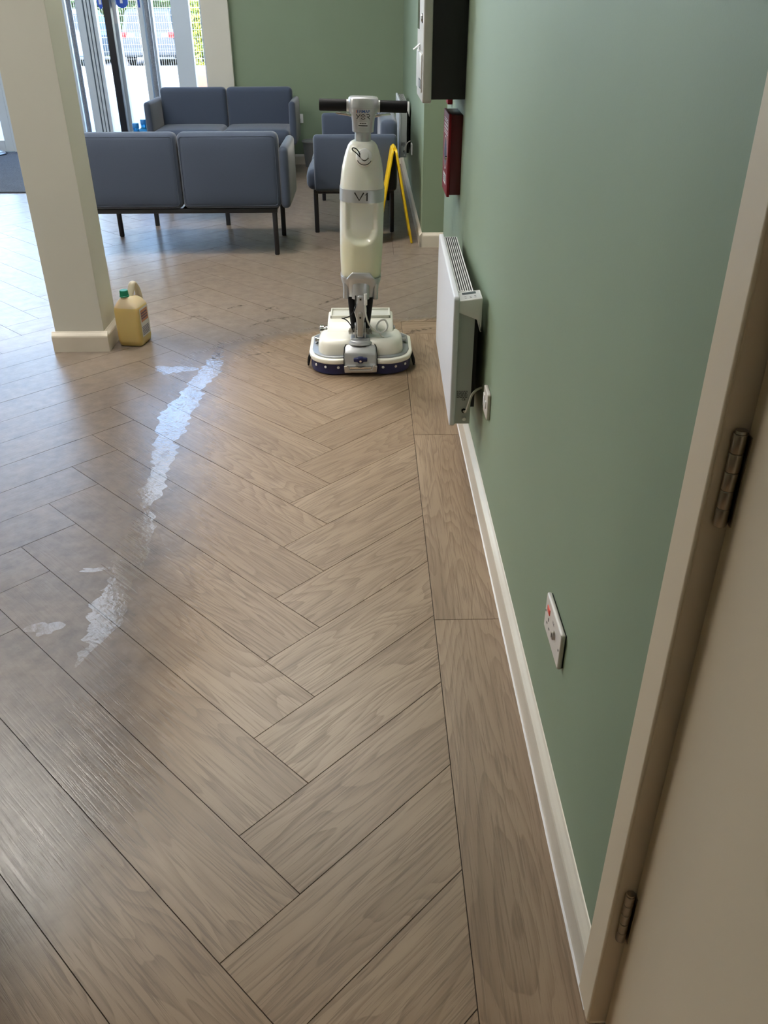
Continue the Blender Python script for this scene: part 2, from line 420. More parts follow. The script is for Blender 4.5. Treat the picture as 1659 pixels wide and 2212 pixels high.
rect_plank(XBORD, 1.37, 4.31, 4.51, 'x'); rect_plank(XBORD, 1.37, 5.955, 6.15, 'x')
for y0, y1 in ((6.15, 7.35), (7.35, 8.55), (8.55, 9.84)): rect_plank(XBORD, XW-.016, y0, y1)

# ------------------------------------------------------------------ door on the right with architrave and hinges
b = new()
prism(b, [(.358, .842), (.358, .782), (.361, .778), (.42, .778), (.42, .842)], 'z', 0, 2.18, .0015)
struct('trim_1', b, DOORP)
b = new(); box(b, .388, .430, -.13, .7745, .006, 2.1, .0015); d1 = struct('door_1', b, DOORP)
def hinge(z0, z1, parent):
    b = new(); n = 5; hgt = (z1-z0)/n
    for i in range(n):
        lathe(b, [(.0001, 0), (.0070, 0), (.0076, .001), (.0076, hgt-.0012), (.0070, hgt-.0004), (.0001, hgt-.0004)], 20, T((.379, .7735, z0+i*hgt)))
    lathe(b, [(.0001, z1), (.0066, z1), (.006, z1+.003), (.0001, z1+.004)], 20, T((.379, .7735, 0)))
    h = obj('hinge', b, STEEL, parent)
    b = new(); box(b, .3868, .3885, .764, .777, z0+.002, z1-.002); obj('hinge_leaf', b, STEEL, h, 0)
hinge(1.013, 1.124, d1); hinge(.250, .362, d1)

# ------------------------------------------------------------------ glazed entrance
fr_y0, fr_y1 = YG-.04, YG+.06
def bar(b, x0, x1, z0, z1, dy0=0., dy1=0.): box(b, x0, x1, fr_y0+dy0, fr_y1+dy1, z0, z1, .004)
def pane(parent, x0, x1, z0, z1, y=YG+.01):
    b = new(); box(b, x0, x1, y, y+.008, z0, z1); return obj('pane', b, GLASS, parent, 0)
b = new(); bar(b, -2.153, -1.955, 0, HC); w1 = struct('window_1', b, ALU)
for nm, x0, x1, z0, z1 in (('frame_rail', -1.955, -1.66, 0, .10), ('frame_rail', -2.42, -2.153, 0, .10), ('frame_rail', -1.955, -1.66, 3.86, HC), ('frame_rail', -2.42, -2.153, 3.86, HC), ('frame_stile', -1.835, -1.66, .1, 3.86)):
    b = new(); bar(b, x0, x1, z0, z1); obj(nm, b, ALU, w1, 0)
pane(w1, -1.955, -1.83, .1, 3.86); pane(w1, -2.39, -2.153, .1, 3.86)
# inner sliding leaf
b = new(); bar(b, -2.501, -2.446, 0, 2.6, -.08, -.08); d2 = struct('door_2', b, ALU)
for nm, x0, x1, z0, z1 in (('door_stile', -2.785, -2.732, 0, 2.6), ('door_rail', -2.732, -2.501, 0, .09), ('door_rail', -2.732, -2.501, 2.5, 2.6)):
    b = new(); bar(b, x0, x1, z0, z1, -.08, -.08); obj(nm, b, ALU, d2, 0)
pane(d2, -2.732, -2.501, .09, 2.5, YG-.07)
GREYT = mat('mottled_grey_tube', (.25, .28, .34), .35, .4, noise=.25, nscale=60)
b = new(); tube(b, [(-2.392, YG-.16, .25), (-2.392, YG-.16, 2.2)], .028, 16); box(b, -2.407, -2.377, YG-.16, YG-.05, .45, .48); box(b, -2.407, -2.377, YG-.16, YG-.05, 1.95, 1.98); obj('pull_handle', b, GREYT, d2)
b = new(); bar(b, -2.468, -2.42, 0, HC); obj('door_jamb', b, ALU, d2, 0)
b = new(); bar(b, -2.42, -2.362, 0, HC, 0, 0); obj('door_jamb', b, ALU, d2, 0)
# outer sliding leaf
b = new(); bar(b, -3.198, -3.117, 0, 2.6); d3 = struct('door_3', b, ALU)
for nm, x0, x1, z0, z1, dy in (('door_stile', -3.025, -2.985, 0, 2.6, 0), ('door_stile', -3.35, -3.30, 0, 2.6, -.03), ('door_rail', -2.985, -2.80, 0, .09, 0), ('door_rail', -3.30, -3.198, 0, .09, 0), ('door_rail', -3.60, -2.40, 2.6, 2.75, 0), ('door_jamb', -3.108, -3.080, 0, 2.6, .02), ('door_jamb', -3.068, -3.040, 0, 2.6, .01)):
    b = new(); bar(b, x0, x1, z0, z1, dy, dy); obj(nm, b, ALU, d3, 0)
b = new(); box(b, -3.117, -3.025, YG+.03, YG+.05, 0, 2.6); obj('track_seal', b, RUBB, d3, 0)
pane(d3, -2.985, -2.80, .09, 2.6); pane(d3, -3.30, -3.198, .09, 2.6); pane(d3, -3.6, -2.4, 2.75, 3.9)
b = new(); tube(b, [(-3.248, YG-.10, .0), (-3.248, YG-.10, 2.5)], .026, 16); obj('pull_handle', b, GREYT, d3)
# swing door further left with its wide stiles
b = new(); bar(b, -4.288, -4.19, .01, 2.6); d4 = struct('door_4', b, ALU)
for nm, x0, x1, z0, z1 in (('door_rail', -5.1, -4.288, .01, .128), ('door_stile', -5.2, -5.1, .01, 2.6), ('door_rail', -5.1, -4.288, 2.48, 2.6)):
    b = new(); bar(b, x0, x1, z0, z1); obj(nm, b, ALU, d4, 0)
pane(d4, -5.1, -4.288, .128, 2.48)
b = new(); bar(b, -4.15, -3.60, 0, .1); w2 = struct('window_2', b, ALU)
for x0, x1, z0, z1 in ((-4.19, -4.15, 0, HC), (-3.64, -3.60, 0, HC), (-8, -5.24, 0, .12), (-5.24, -5.2, 0, HC), (-6.6, -6.54, .12, HC), (-8, -3.6, 3.9, HC), (-8, -4.15, 2.6, 2.7)):
    b = new(); bar(b, x0, x1, z0, z1); obj('frame_bar', b, ALU, w2, 0)
pane(w2, -4.15, -3.64, .1, 3.9); pane(w2, -5.2, -4.19, 2.7, 3.9); pane(w2, -6.54, -5.24, .12, 3.9); pane(w2, -8, -6.6, .12, 3.9)
# stickers on the glass
STB = mat('blue_sticker', (.03, .10, .50), .4); STW = mat('white_sticker', (.75, .75, .78), .4)
def disc(bm, cx, cz, r, y, sx=1.):
    flat(bm, [(cx+sx*r*math.cos(2*PI*i/28), cz+r*math.sin(2*PI*i/28)) for i in range(28)], lambda x, z: (x, y, z))
b = new(); disc(b, -2.672, 1.535, .07, YG-.073); st = obj('round_sticker', b, STB, d2, 0)
b = new(); box(b, -2.69, -2.662, YG-.0745, YG-.0735, 1.51, 1.56); obj('sticker_symbol', b, STW, st, 0)
b = new(); flat(b, [(-2.965, 1.60), (-2.965, 1.50), (-2.945, 1.465), (-2.93, 1.452), (-2.915, 1.465), (-2.897, 1.50), (-2.897, 1.60)], lambda x, z: (x, YG+.008, z)); st = obj('shield_sticker', b, STB, d3, 0)
b = new(); flat(b, [(-2.944, 1.50), (-2.916, 1.50), (-2.916, 1.56), (-2.944, 1.56)], lambda x, z: (x, YG+.006, z)); obj('sticker_symbol', b, STW, st, 0)
b = new(); box(b, -2.486, -2.466, YG-.123, YG-.12, 1.47, 1.62); obj('blue_label', b, STB, d2, 0)
b = new(); box(b, -2.782, -2.735, YG-.123, YG-.12, 1.32, 1.52); obj('notice_label', b, STW, d2, 0)
b = new(); box(b, -2.828, -2.751, YG-.30, YG-.20, 0, 2.75, .006); tag(obj('black_post', b, BLACKM), 'black square post standing in front of the glass doors', 'post')

# ------------------------------------------------------------------ entrance mat (ribbed)
MATC = mat('charcoal_mat', (.035, .042, .058), .95, noise=.35, nscale=120)
b = new(); box(b, -6.4, -2.75, 8.31, 10.82, .0005, .008); mo = obj('entrance_mat', b, MATC, None, 0); tag(mo, 'charcoal ribbed entrance mat inside the glass doors', 'mat')
b = new()
for i in range(100):
    y = 8.32+i*.025
    box(b, -6.39, -2.76, y, y+.013, .008, .0115)
ro = obj('mat_ribs', b, mat('grey_mat_rib', (.11, .125, .15), .95, noise=.4, nscale=150), mo, 0); ro['kind'] = 'stuff'
PALE = mat('pale_steel', (.42, .46, .50), .3, .8)
t = thing('stand_base', 'round pale metal base of a stand at the swing door', 'stand', (-4.40, 10.60, .0115))
b = new(); lathe(b, [(.0001, 0), (.20, 0), (.205, .006), (.20, .012), (.0001, .012)], 40); obj('rubber_rim', b, RUBB, t)
b = new(); lathe(b, [(.0001, .012), (.19, .012), (.17, .03), (.05, .05), (.0001, .052)], 40); obj('base_dome', b, PALE, t)
b = new(); tube(b, [(0, 0, .04), (0, 0, 1.0)], .02, 16); obj('pole', b, PALE, t)

# ------------------------------------------------------------------ ceiling luminaires (seen only as reflections and light)
LEDC = mat('cool_led_diffuser', (.8, .8, .8), .6, emit=(1.0, .95, .87), estr=COOL_E)
LEDW = mat('warm_led_diffuser', (.8, .8, .8), .6, emit=(1.0, .84, .64), estr=WARM_E)
def panel(x, y, m, lab, s=.3):
    t = thing('ceiling_light', lab, 'light', (x, y, HC))
    b = new(); box(b, -s-.015, s+.015, -s-.015, s+.015, -.012, 0, .002); obj('housing', b, WHITEP, t, 0)
    b = new(); box(b, -s, s, -s, s, -.016, -.0125); obj('diffuser', b, m, t, 0)
for _x, _y, _l in ((-.6, 5.2, 'behind the cream column'), (-5.0, 5.2, 'at the left of the column'), (-5.0, 3.0, 'at the left wall side of the lobby'), (-3.0, 4.2, 'between the column and the entrance')):
    panel(_x, _y, LEDC, 'square ceiling light '+_l)
t = thing('luminous_ceiling_panel', 'long pale luminous ceiling panel leading to the glass doors', 'light', (-2.9, 8.4, HC))
b = new(); box(b, -.63, .63, -2.03, 2.03, -.03, 0, .003); obj('housing', b, WHITEP, t, 0)
b = new(); box(b, -.60, .60, -2.0, 2.0, -.034, -.0305); obj('diffuser', b, mat('soft_diffuser', (.8, .8, .8), .6, emit=(.74, .85, 1.0), estr=SOFT_E), t, 0)
def downlight(x, y, lab, z=HC, watt=SPOT_W, col=(1., .96, .90)):
    t = thing('downlight', lab, 'light', (x, y, z))
    b = new(); lathe(b, [(.085, 0), (.10, 0), (.10, -.012), (.085, -.012)], 32); obj('trim_ring', b, WHITEP, t)
    b = new(); lathe(b, [(.0001, -.002), (.084, -.002), (.084, -.004), (.0001, -.004)], 32); obj('lens', b, LEDW, t)
    ld = bpy.data.lights.new('downlight_lamp', 'SPOT'); ld.energy = watt; ld.spot_size = math.radians(70); ld.spot_blend = .7; ld.shadow_soft_size = .08; ld.color = col
    lo = bpy.data.objects.new('downlight_lamp', ld); COL.objects.link(lo); lo.parent = t; lo.location = (0, 0, -.03)
downlight(-1.6, 3.0, 'round downlight in front of the cream column'); downlight(-3.4, 2.9, 'round downlight further left of the column')
downlight(-.45, -.35, 'round warm downlight behind the camera', 2.45, 19.0, (1., .80, .56))

# ------------------------------------------------------------------ sofas
def cushion(bm, x0, x1, y0, y1, z0, z1, r, bulge=(0, 0, 0)):
    """rounded upholstered block with slightly bulging faces"""
    t = new(); bmesh.ops.create_cube(t, size=1)
    bmesh.ops.scale(t, vec=(x1-x0, y1-y0, z1-z0), verts=t.verts)
    bmesh.ops.bevel(t, geom=t.edges[:], offset=r, segments=4, profile=.5, affect='EDGES')
    bmesh.ops.subdivide_edges(t, edges=[e for e in t.edges if e.calc_length() > .12], cuts=5, use_grid_fill=True)
    hx, hy, hz = (x1-x0)/2, (y1-y0)/2, (z1-z0)/2
    for v in t.verts:
        u, w, q = v.co.x/hx, v.co.y/hy, v.co.z/hz
        v.co.x += bulge[0]*u*(1-w*w)*(1-q*q); v.co.y += bulge[1]*w*(1-u*u)*(1-q*q); v.co.z += bulge[2]*q*(1-u*u)*(1-w*w)
        v.co += Vector(((x0+x1)/2, (y0+y1)/2, (z0+z1)/2))
    merge(bm, t)
GRP = 'blue grey two seat sofas'
def make_sofa(label):
    t = thing('sofa', label, 'sofa', group=GRP)
    for s in (-1, 1):
        x0, x1 = (-.6625, -.0015) if s < 0 else (.0015, .6625)
        b = new(); cushion(b, x0, x1, .200, .322, .312, .788, .042, (0, .010, 0)); bk = obj('backrest', b, FAB, t, 60)
        loop = rect_round(x0+.02, x1-.02, .335, .765, .02)
        b = new(); tube(b, [(p[0], .319, p[1]) for p in loop], .0022, 5, closed=True); obj('seam', b, FAB, bk)
        b = new(); cushion(b, x0, x1, -.345, .21, .312, .455, .048, (0, .010, .016)); obj('seat', b, FAB, t, 60)
        ax0, ax1 = (-.724, -.662) if s < 0 else (.662, .724)
        b = new(); cushion(b, ax0, ax1, -.285, .318, .312, .70, .028, (.010, 0, 0)); ar = obj('armrest', b, FAB, t, 60)
        xs = ax0+.004 if s < 0 else ax1-.004
        loop = rect_round(-.262, .296, .335, .678, .025)
        b = new(); tube(b, [(xs, p[0], p[1]) for p in loop], .0022, 5, closed=True); obj('seam', b, FAB, ar)
    b = new()
    for y in (-.285, .285): box(b, -.63, .63, y-.015, y+.015, .283, .312, .003)
    for x in (-.61, 0, .61): box(b, x-.015, x+.015, -.285, .285, .283, .312, .003)
    obj('base_frame', b, BLACKM, t)
    for x in (-.61, .61):
        for y in (-.285, .285):
            b = new(); loft(b, [sup(.017, .017, z, 3.5, x, y, 20) if z > .004 else sup(.013, .013, z, 3.5, x, y, 20) for z in (0, .006, .283)]); obj('leg', b, BLACKM, t)
    return t
s1 = make_sofa('blue-grey two-seat sofa seen from behind, nearest the cream column')
s1.location = (-1.249, 6.27, 0); s1.rotation_euler = (0, 0, PI)
dup(s1, (-1.415, 9.215, 0), 0, 'blue-grey two-seat sofa facing the camera in front of the windows')
dup(s1, (-.107, 7.255, 0), -PI/2, 'blue-grey two-seat sofa seen end-on behind the floor scrubber')
# low table in the middle of the group
t = thing('coffee_table', 'low coffee table with black legs in the middle of the sofas', 'table', (-1.39, 7.2, 0))
b = new(); box(b, -.31, .31, -.31, .31, .40, .425, .006); obj('table_top', b, mat('pale_laminate', (.6, .58, .54), .4), t)
b = new(); box(b, -.295, .295, -.295, .295, .37, .40, .003); obj('apron', b, BLACKM, t)
for x in (-.28, .28):
    for y in (-.28, .28):
        b = new(); loft(b, [sup(.017, .017, z, 3.5, x, y, 20) for z in (0, .37)]); obj('leg', b, BLACKM, t)

# ------------------------------------------------------------------ panel heaters
def print_lines(bm, fn, w, h, rows, seed):
    rr = random.Random(seed)
    for i in range(rows):
        z = h/2-(i+.5)*h/rows; x = -w/2
        while x < w/2-.002:
            l = min(rr.uniform(.003, .010), w/2-x)
            flat(bm, [(x, z-h/rows*.28), (x+l, z-h/rows*.28), (x+l, z+h/rows*.28), (x, z+h/rows*.28)], fn); x += l+.0016
HBODY = mat('heater_grey', (.42, .45, .45), .45); HFRONT = mat('heater_white', (.66, .68, .74), .4)
def make_heater(label, loc):
    """local: wall plane is x=0, front faces -x, near end at y=0, runs +y"""
    t = thing('panel_heater', label, 'heater', loc, group='white wall heaters'); LEN, Z0, Z1 = .87, 0., .450
    b = new(); prism(b, rect_round(0, LEN, Z0, Z1, .014), 'x', -.107, -.088, .005, 3); obj('front_panel', b, HFRONT, t, 50)
    b = new(); prism(b, [(-.088, .006), (-.036, .006), (-.036, .428), (-.052, .434), (-.088, .434)], 'y', .012, LEN-.02); body = obj('body', b, HBODY, t, 0)
    # perforated top grille: sheet with rows of slots
    b = new(); box(b, -.086, -.036, .10, LEN-.02, .434, .440); gr = obj('grille', b, WHITEP, t, 0)
    b = new()
    for r_ in range(6):
        for i in range(89):
            y = .107+i*.0083+(r_ % 2)*.003; x = -.082+r_*.0075
            box(b, x, x+.0042, y, y+.0052, .4398, .4408)
    so = obj('grille_slots', b, INK, gr, 0); so['kind'] = 'stuff'
    b = new(); prism(b, [(-.090, .398), (-.030, .375), (-.018, .335), (-.015, .335), (-.015, .447), (-.090, .437)], 'y', .004, .098, .004, 3); cb = obj('control_box', b, WHITEP, t, 50)
    def top(x, y): return (x, y, .4376+(x+.090)*(.010/.075))
    b = new(); flat(b, [(-.084, .010), (-.021, .010), (-.021, .092), (-.084, .092)], top); obj('control_face', b, mat('control_face', (.55, .56, .57), .3), cb, 0)
    def top2(x, y): return (x, y, .4382+(x+.090)*(.010/.075))
    b = new(); flat(b, [(-.076, .058), (-.032, .058), (-.032, .082), (-.076, .082)], top2); obj('display', b, mat('lcd_display', (.10, .12, .13), .2), cb, 0)
    b = new()
    for x in (-.068, -.052, -.037):
        for y in (.036, .021): flat(b, [(x-.003, y-.002), (x+.003, y-.002), (x+.003, y+.002), (x-.003, y+.002)], top2)
    obj('buttons', b, INK, cb, 0)
    b = new(); box(b, -.036, -.014, .10, LEN-.12, .03, .37); obj('wall_bracket', b, BLACKM, t, 0)
    b = new(); print_lines(b, lambda x, z: (-.066+x, .0115, .115+z), .036, .026, 7, 3); obj('rating_print', b, INK, body, 0)
    b = new(); text_mesh(b, 'CE', .011, lambda x, z: (-.060+x, .0113, .096+z)); obj('ce_mark', b, INK, body, 0)
    b = new(); lathe(b, [(.0001, 0), (.008, 0), (.007, .006), (.0001, .007)], 14, T((-.058, .012, .055)) @ Matrix.Rotation(PI/2, 4, 'X')); obj('cable_gland', b, RUBB, body)
    b = new(); lathe(b, [(.0001, 0), (.0065, 0), (.006, .011), (.0001, .012)], 14, T((-.056, .012, .026)) @ Matrix.Rotation(PI/2, 4, 'X')); obj('dial_knob', b, WHITEP, body)
    b = new(); tube(b, spline([(-.058, .008, .055), (-.052, -.008, .060), (-.046, -.014, .085), (-.036, -.008, .118), (-.022, .0, .133), (-.006, .01, .138), (.0, .012, .138)], 6), .0042, 8); obj('cable', b, mat('cable_grey', (.50, .48, .43), .5), t)
    return t
make_heater('white wall panel heater with control box, nearest the camera', (XW-.004, 2.625, .254)).rotation_euler.z = math.radians(-1.1)
make_heater('white wall panel heater in the far corner behind the sofa', (XW, 7.97, .33))

# ------------------------------------------------------------------ sockets and switches
def plate_poly(w, h, r=.006): return rect_round(-w/2, w/2, -h/2, h/2, r)
NEON = mat('red_rocker', (.55, .05, .03), .35, emit=(1., .12, .06), estr=.02)
t = thing('key_switch_socket', 'double socket plate with red neon and round key switch', 'socket', (XW, 1.352, .396))
b = new(); prism(b, plate_poly(.148, .088), 'x', -.0115, -.002, .003, 2); obj('face_plate', b, SOCK, t, 50)
b = new(); box(b, -.002, 0, -.071, .071, -.041, .041); obj('back_gasket', b, RUBB, t, 0)
b = new(); box(b, -.0135, -.011, .030, .052, .012, .026, .001); obj('rocker', b, NEON, t)
for nm, y, z, w, h in (('pin_slot', .036, -.002, .004, .008), ('pin_slot', .047, -.018, .0065, .0035), ('pin_slot', .025, -.018, .0065, .0035), ('screw', .066, .0, .004, .004), ('screw', -.064, .0, .004, .004)):
    b = new(); box(b, -.0121, -.0113, y-w/2, y+w/2, z-h/2, z+h/2); obj(nm, b, INK, t, 0)
b = new(); lathe(b, [(.0001, 0), (.0095, 0), (.0095, .005), (.008, .0062), (.0001, .0062)], 22, T((-.0113, -.022, .004)) @ Matrix.Rotation(-PI/2, 4, 'Y')); ks = obj('key_switch', b, STEEL, t)
b = new(); box(b, -.0180, -.0172, -.0232, -.0208, -.001, .009); obj('key_slot', b, INK, ks, 0)
b = new(); print_lines(b, lambda y, z: (-.0117, -.006-y, .020+z), .016, .008, 2, 9); obj('print', b, INK, t, 0)
t = thing('fused_spur', 'square white switch plate on the wall beside the near heater', 'socket', (XW, 2.487, .405))
b = new(); prism(b, plate_poly(.088, .088), 'x', -.012, 0, .003, 2); obj('face_plate', b, SOCK, t, 50)
b = new(); box(b, -.015, -.0115, .008, .034, -.022, .022, .0015); obj('fuse_holder', b, WHITEP, t)
b = new(); box(b, -.016, -.0115, -.024, -.010, -.012, .012, .002); obj('rocker', b, WHITEP, t)
t = thing('wall_socket', 'small white socket plate on the far green wall', 'socket', (-.725, YF, .456))
b = new(); prism(b, plate_poly(.088, .088), 'y', -.011, 0, .003, 2); obj('face_plate', b, WHITEP, t, 50)
for x, z in ((0, .012), (-.011, -.008), (.011, -.008)):
    b = new(); box(b, x-.003, x+.003, -.0117, -.0108, z-.004, z+.004); obj('pin_slot', b, INK, t, 0)
t = thing('wall_socket', 'small white socket plate on the side wall under the far heater', 'socket', (XW, 7.72, .44))
b = new(); prism(b, plate_poly(.088, .088), 'x', -.011, 0, .003, 2); obj('face_plate', b, WHITEP, t, 50)
b = new(); box(b, -.014, -.0105, -.03, -.01, -.012, .012, .002); obj('rocker', b, WHITEP, t)

# ------------------------------------------------------------------ wall kiosk, call point, red defibrillator cabinet
KG = mat('kiosk_grey', (.60, .58, .57), .45)
t = thing('wall_kiosk', 'wall-mounted kiosk with pale grey fascia and black housing', 'kiosk', (XW, 3.6, 1.168))
b = new(); box(b, -.131, 0, .004, .40, .014, .62, .002); obj('housing', b, mat('black_housing', (.008, .009, .012), .5), t)
b = new(); prism(b, rect_round(-.002, .412, 0, .64, .02), 'x', -.166, -.131, .006, 3); fa = obj('fascia', b, KG, t, 50)
b = new(); prism(b, rect_round(.03, .38, .035, .170, .012), 'x', -.171, -.166, .002, 2); lp = obj('lower_panel', b, mat('kiosk_light_grey', (.64, .62, .61), .4), t, 50)
b = new(); box(b, -.1722, -.1708, .05, .17, .048, .080); obj('slot_window', b, INK, lp, 0)
b = new(); box(b, -.1728, -.1715, .09, .12, .052, .076); obj('slot_symbol', b, STW, lp, 0)
b = new(); lathe(b, [(.0001, 0), (.016, 0), (.016, .003), (.0001, .003)], 24, T((-.166, .06, .285)) @ Matrix.Rotation(-PI/2, 4, 'Y')); lk = obj('lock', b, BLACKM, fa)
b = new(); lathe(b, [(.0001, 0), (.012, 0), (.011, .003), (.0001, .003)], 24, T((-.169, .06, .285)) @ Matrix.Rotation(-PI/2, 4, 'Y')); obj('lock_face', b, CHROME, lk)
b = new(); box(b, -.1675, -.165, .26, .38, .245, .60, .001); obj('screen', b, mat('dark_screen', (.02, .025, .03), .1), fa, 0)
b = new(); prism(b, [(-.166, .196), (-.192, .176), (-.1912, .174), (-.166, .193)], 'y', .20, .26); obj('paper_slip', b, mat('white_paper', (.8, .8, .8), .7), t, 0)
REDP = mat('red_gloss', (.22, .010, .018), .5, spec=.25); REDD = mat('dark_red_steel', (.085, .005, .010), .35)
t = thing('call_point', 'small red fire call point under the kiosk', 'call point', (XW, 4.17, 1.160))
b = new(); prism(b, plate_poly(.088, .088, .008), 'x', -.022, 0, .004, 2); obj('case', b, REDP, t, 50)
b = new(); box(b, -.0235, -.0215, -.028, .028, -.02, .025); obj('break_glass', b, WHITEP, t, 0)
t = thing('defibrillator_cabinet', 'dark red steel cabinet with round emblem below the kiosk', 'cabinet', (XW, 3.65, .816))
b = new(); box(b, -.045, 0, 0, .232, .006, .308, .002); obj('body', b, REDD, t, 50)
b = new(); box(b, -.056, -.045, -.002, .234, -.002, .310, .002); dr = obj('door', b, REDP, t, 50)
fx = lambda y, z: (-.0563, y, z)
b = new()
for z in (.282, .274, .236, .228):
    flat(b, [(.035, z-.0015), (.195, z-.0015), (.195, z+.0015), (.035, z+.0015)], fx)
obj('white_rule', b, STW, dr, 0)
b = new(); print_lines(b, lambda y, z: (-.0563, .115-y, .255+z), .15, .026, 2, 4); obj('white_lettering', b, STW, dr, 0)
b = new(); ribbon(b, [(.115+.062*math.cos(a*PI/24), .155+.062*math.sin(a*PI/24)) for a in range(49)], .006, fx); obj('ring_emblem', b, STW, dr, 0)
b = new(); flat(b, [(.115+.05*math.cos(a*PI/16), .155+.05*math.sin(a*PI/16)) for a in range(32)], lambda y, z: (-.0562, y, z)); obj('emblem_disc', b, mat('navy_emblem', (.02, .02, .08), .4), dr, 0)
b = new(); box(b, -.057, -.0562, .06, .17, .035, .075); lb = obj('info_label', b, STW, dr, 0)
b = new(); print_lines(b, lambda y, z: (-.0573, .115-y, .055+z), .07, .025, 3, 6); obj('label_print', b, INK, lb, 0)
b = new(); lathe(b, [(.0001, 0), (.008, 0), (.007, .008), (.0001, .009)], 16, T((-.056, .03, .145)) @ Matrix.Rotation(-PI/2, 4, 'Y')); obj('lock', b, CHROME, dr)

# ------------------------------------------------------------------ wet floor sign, bin
YEL = mat('yellow_plastic', (.75, .50, .012), .35)
t = thing('wet_floor_sign', 'yellow folding wet floor sign standing edge-on by the wall', 'sign', (.184, 6.40, 0), math.radians(1.5))
for s in (-1, 1):
    M_ = T((s*.010, 0, .632)) @ Matrix.Rotation(s*math.radians(-10.4), 4, 'Y')
    b = new(); prism(b, [(-.14, -.64), (-.10, -.64), (-.085, -.60), (.085, -.60), (.10, -.64), (.14, -.64), (.125, -.02), (.11, 0), (-.11, 0), (-.125, -.02)], 'x', -.008, .008, .004, 2, M=M_); obj('panel', b, YEL, t, 50)
b = new(); tube(b, [(0, -.09, .633), (0, .09, .633)], .012, 12); obj('hinge', b, YEL, t)
t = thing('waste_bin', 'grey plastic waste bin against the far wall', 'bin', (-.575, 9.69, 0))
BING = mat('grey_bin_plastic', (.13, .14, .15), .5)
b = new(); lathe(b, [(.0001, 0), (.088, 0), (.092, .004), (.112, .25), (.108, .25), (.089, .01), (.0001, .01)], 36); obj('bucket', b, BING, t)
b = new(); lathe(b, [(.108, .246), (.122, .246), (.124, .252), (.121, .262), (.112, .262), (.108, .254)], 36); obj('rim', b, mat('bin_rim', (.22, .23, .24), .45), t)

# ------------------------------------------------------------------ water bottles
BLU = mat('blue_bottle_plastic', (.06, .42, .85), .12); 
_b = BLU.node_tree.nodes['Principled BSDF']; _b.inputs['Transmission Weight'].default_value = .8; _b.inputs['IOR'].default_value = 1.2
for x, y, lab in ((-2.285, 9.12, 'blue water cooler bottle, nearer one beside the sofa arm'), (-2.275, 9.42, 'blue water cooler bottle, further one beside the sofa arm')):
    t = thing('water_bottle', lab, 'bottle', (x, y, 0), group='blue water bottles')
    b = new(); lathe(b, [(.0001, 0), (.12, 0), (.133, .012), (.133, .10), (.128, .11), (.133, .12), (.133, .21), (.128, .22), (.133, .23), (.133, .32), (.12, .36), (.07, .405), (.033, .42), (.029, .43), (.029, .455), (.0001, .455)], 40); obj('bottle_body', b, BLU, t)
    b = new(); lathe(b, [(.0001, .455), (.031, .455), (.032, .46), (.032, .495), (.029, .50), (.0001, .50)], 28); obj('cap', b, mat('dark_blue_cap', (.02, .20, .55), .4), t)

# ------------------------------------------------------------------ detergent jug beside the column
def jug_material():
    m = mat('jug_plastic', (.78, .66, .40), .3, sss=.0); nt = m.node_tree; bs_ = nt.nodes['Principled BSDF']
    tc = nt.nodes.new('ShaderNodeTexCoord'); sp = nt.nodes.new('ShaderNodeSeparateXYZ'); nt.links.new(tc.outputs['Object'], sp.inputs[0])
    rp = nt.nodes.new('ShaderNodeValToRGB'); rp.color_ramp.elements[0].position = .492; rp.color_ramp.elements[0].color = (.66, .50, .20, 1)
    rp.color_ramp.elements[1].position = .498; rp.color_ramp.elements[1].color = (.70, .58, .40, 1)
    mr = nt.nodes.new('ShaderNodeMapRange'); mr.inputs[1].default_value = 0; mr.inputs[2].default_value = .4
    nt.links.new(sp.outputs[2], mr.inputs[0]); nt.links.new(mr.outputs[0], rp.inputs[0]); nt.links.new(rp.outputs[0], bs_.inputs['Base Color'])
    bs_.inputs['Subsurface Weight'].default_value = .5; bs_.inputs['Subsurface Radius'].default_value = (.03, .02, .008); bs_.inputs['Subsurface Scale'].default_value = 1.
    return m
JUG = jug_material()
t = thing('detergent_jug', 'translucent jug of yellow liquid with green cap beside the column', 'jug', (-1.214, 4.222, 0), math.radians(-10))
b = new(); secs = []
for z, ax, ay, cy in ((.0, .054, .060, 0), (.006, .062, .068, 0), (.03, .066, .072, 0), (.10, .066, .072, 0), (.185, .066, .072, 0), (.200, .063, .070, 0), (.220, .052, .064, .0), (.236, .038, .050, -.004), (.244, .028, .034, -.014), (.247, .020, .022, -.026)):
    secs.append(sup(ax, ay, z, 6.5 if z < .205 else 3.6, 0, cy, 56))
loft(b, secs); obj('bottle_body', b, JUG, t, 50)
b = new(); lathe(b, [(.0001, .24), (.019, .24), (.019, .252), (.0001, .252)], 24, T((-.006, -.034, 0))); obj('neck', b, JUG, t)
b = new(); cap = []
for i in range(48): pass
lathe(b, [(.0001, .250), (.0235, .250), (.0235, .255), (.0215, .257), (.0205, .279), (.018, .282), (.0001, .282)], 40, T((-.006, -.034, 0))); obj('screw_cap', b, mat('green_cap', (.0, .22, .12), .4), t)
b = new(); hp = spline([(.006, -.004, .236), (.012, .010, .268), (.016, .022, .296), (.020, .034, .298), (.024, .050, .272), (.026, .060, .240), (.026, .064, .205)], 6); secs = []
for i, p in enumerate(hp):
    d = (hp[min(i+1, len(hp)-1)]-hp[max(i-1, 0)]).normalized(); n = Vector((0, -d.z, d.y)); k = .011+.006*abs(i/(len(hp)-1)-.4)
    secs.append([tuple(p+Vector((1, 0, 0))*.017*math.cos(2*PI*j/16)+n*k*math.sin(2*PI*j/16)) for j in range(16)])
loft(b, secs); obj('handle', b, mat('jug_handle', (.66, .58, .45), .35), t)
LAB = mat('white_label', (.72, .70, .68), .4)
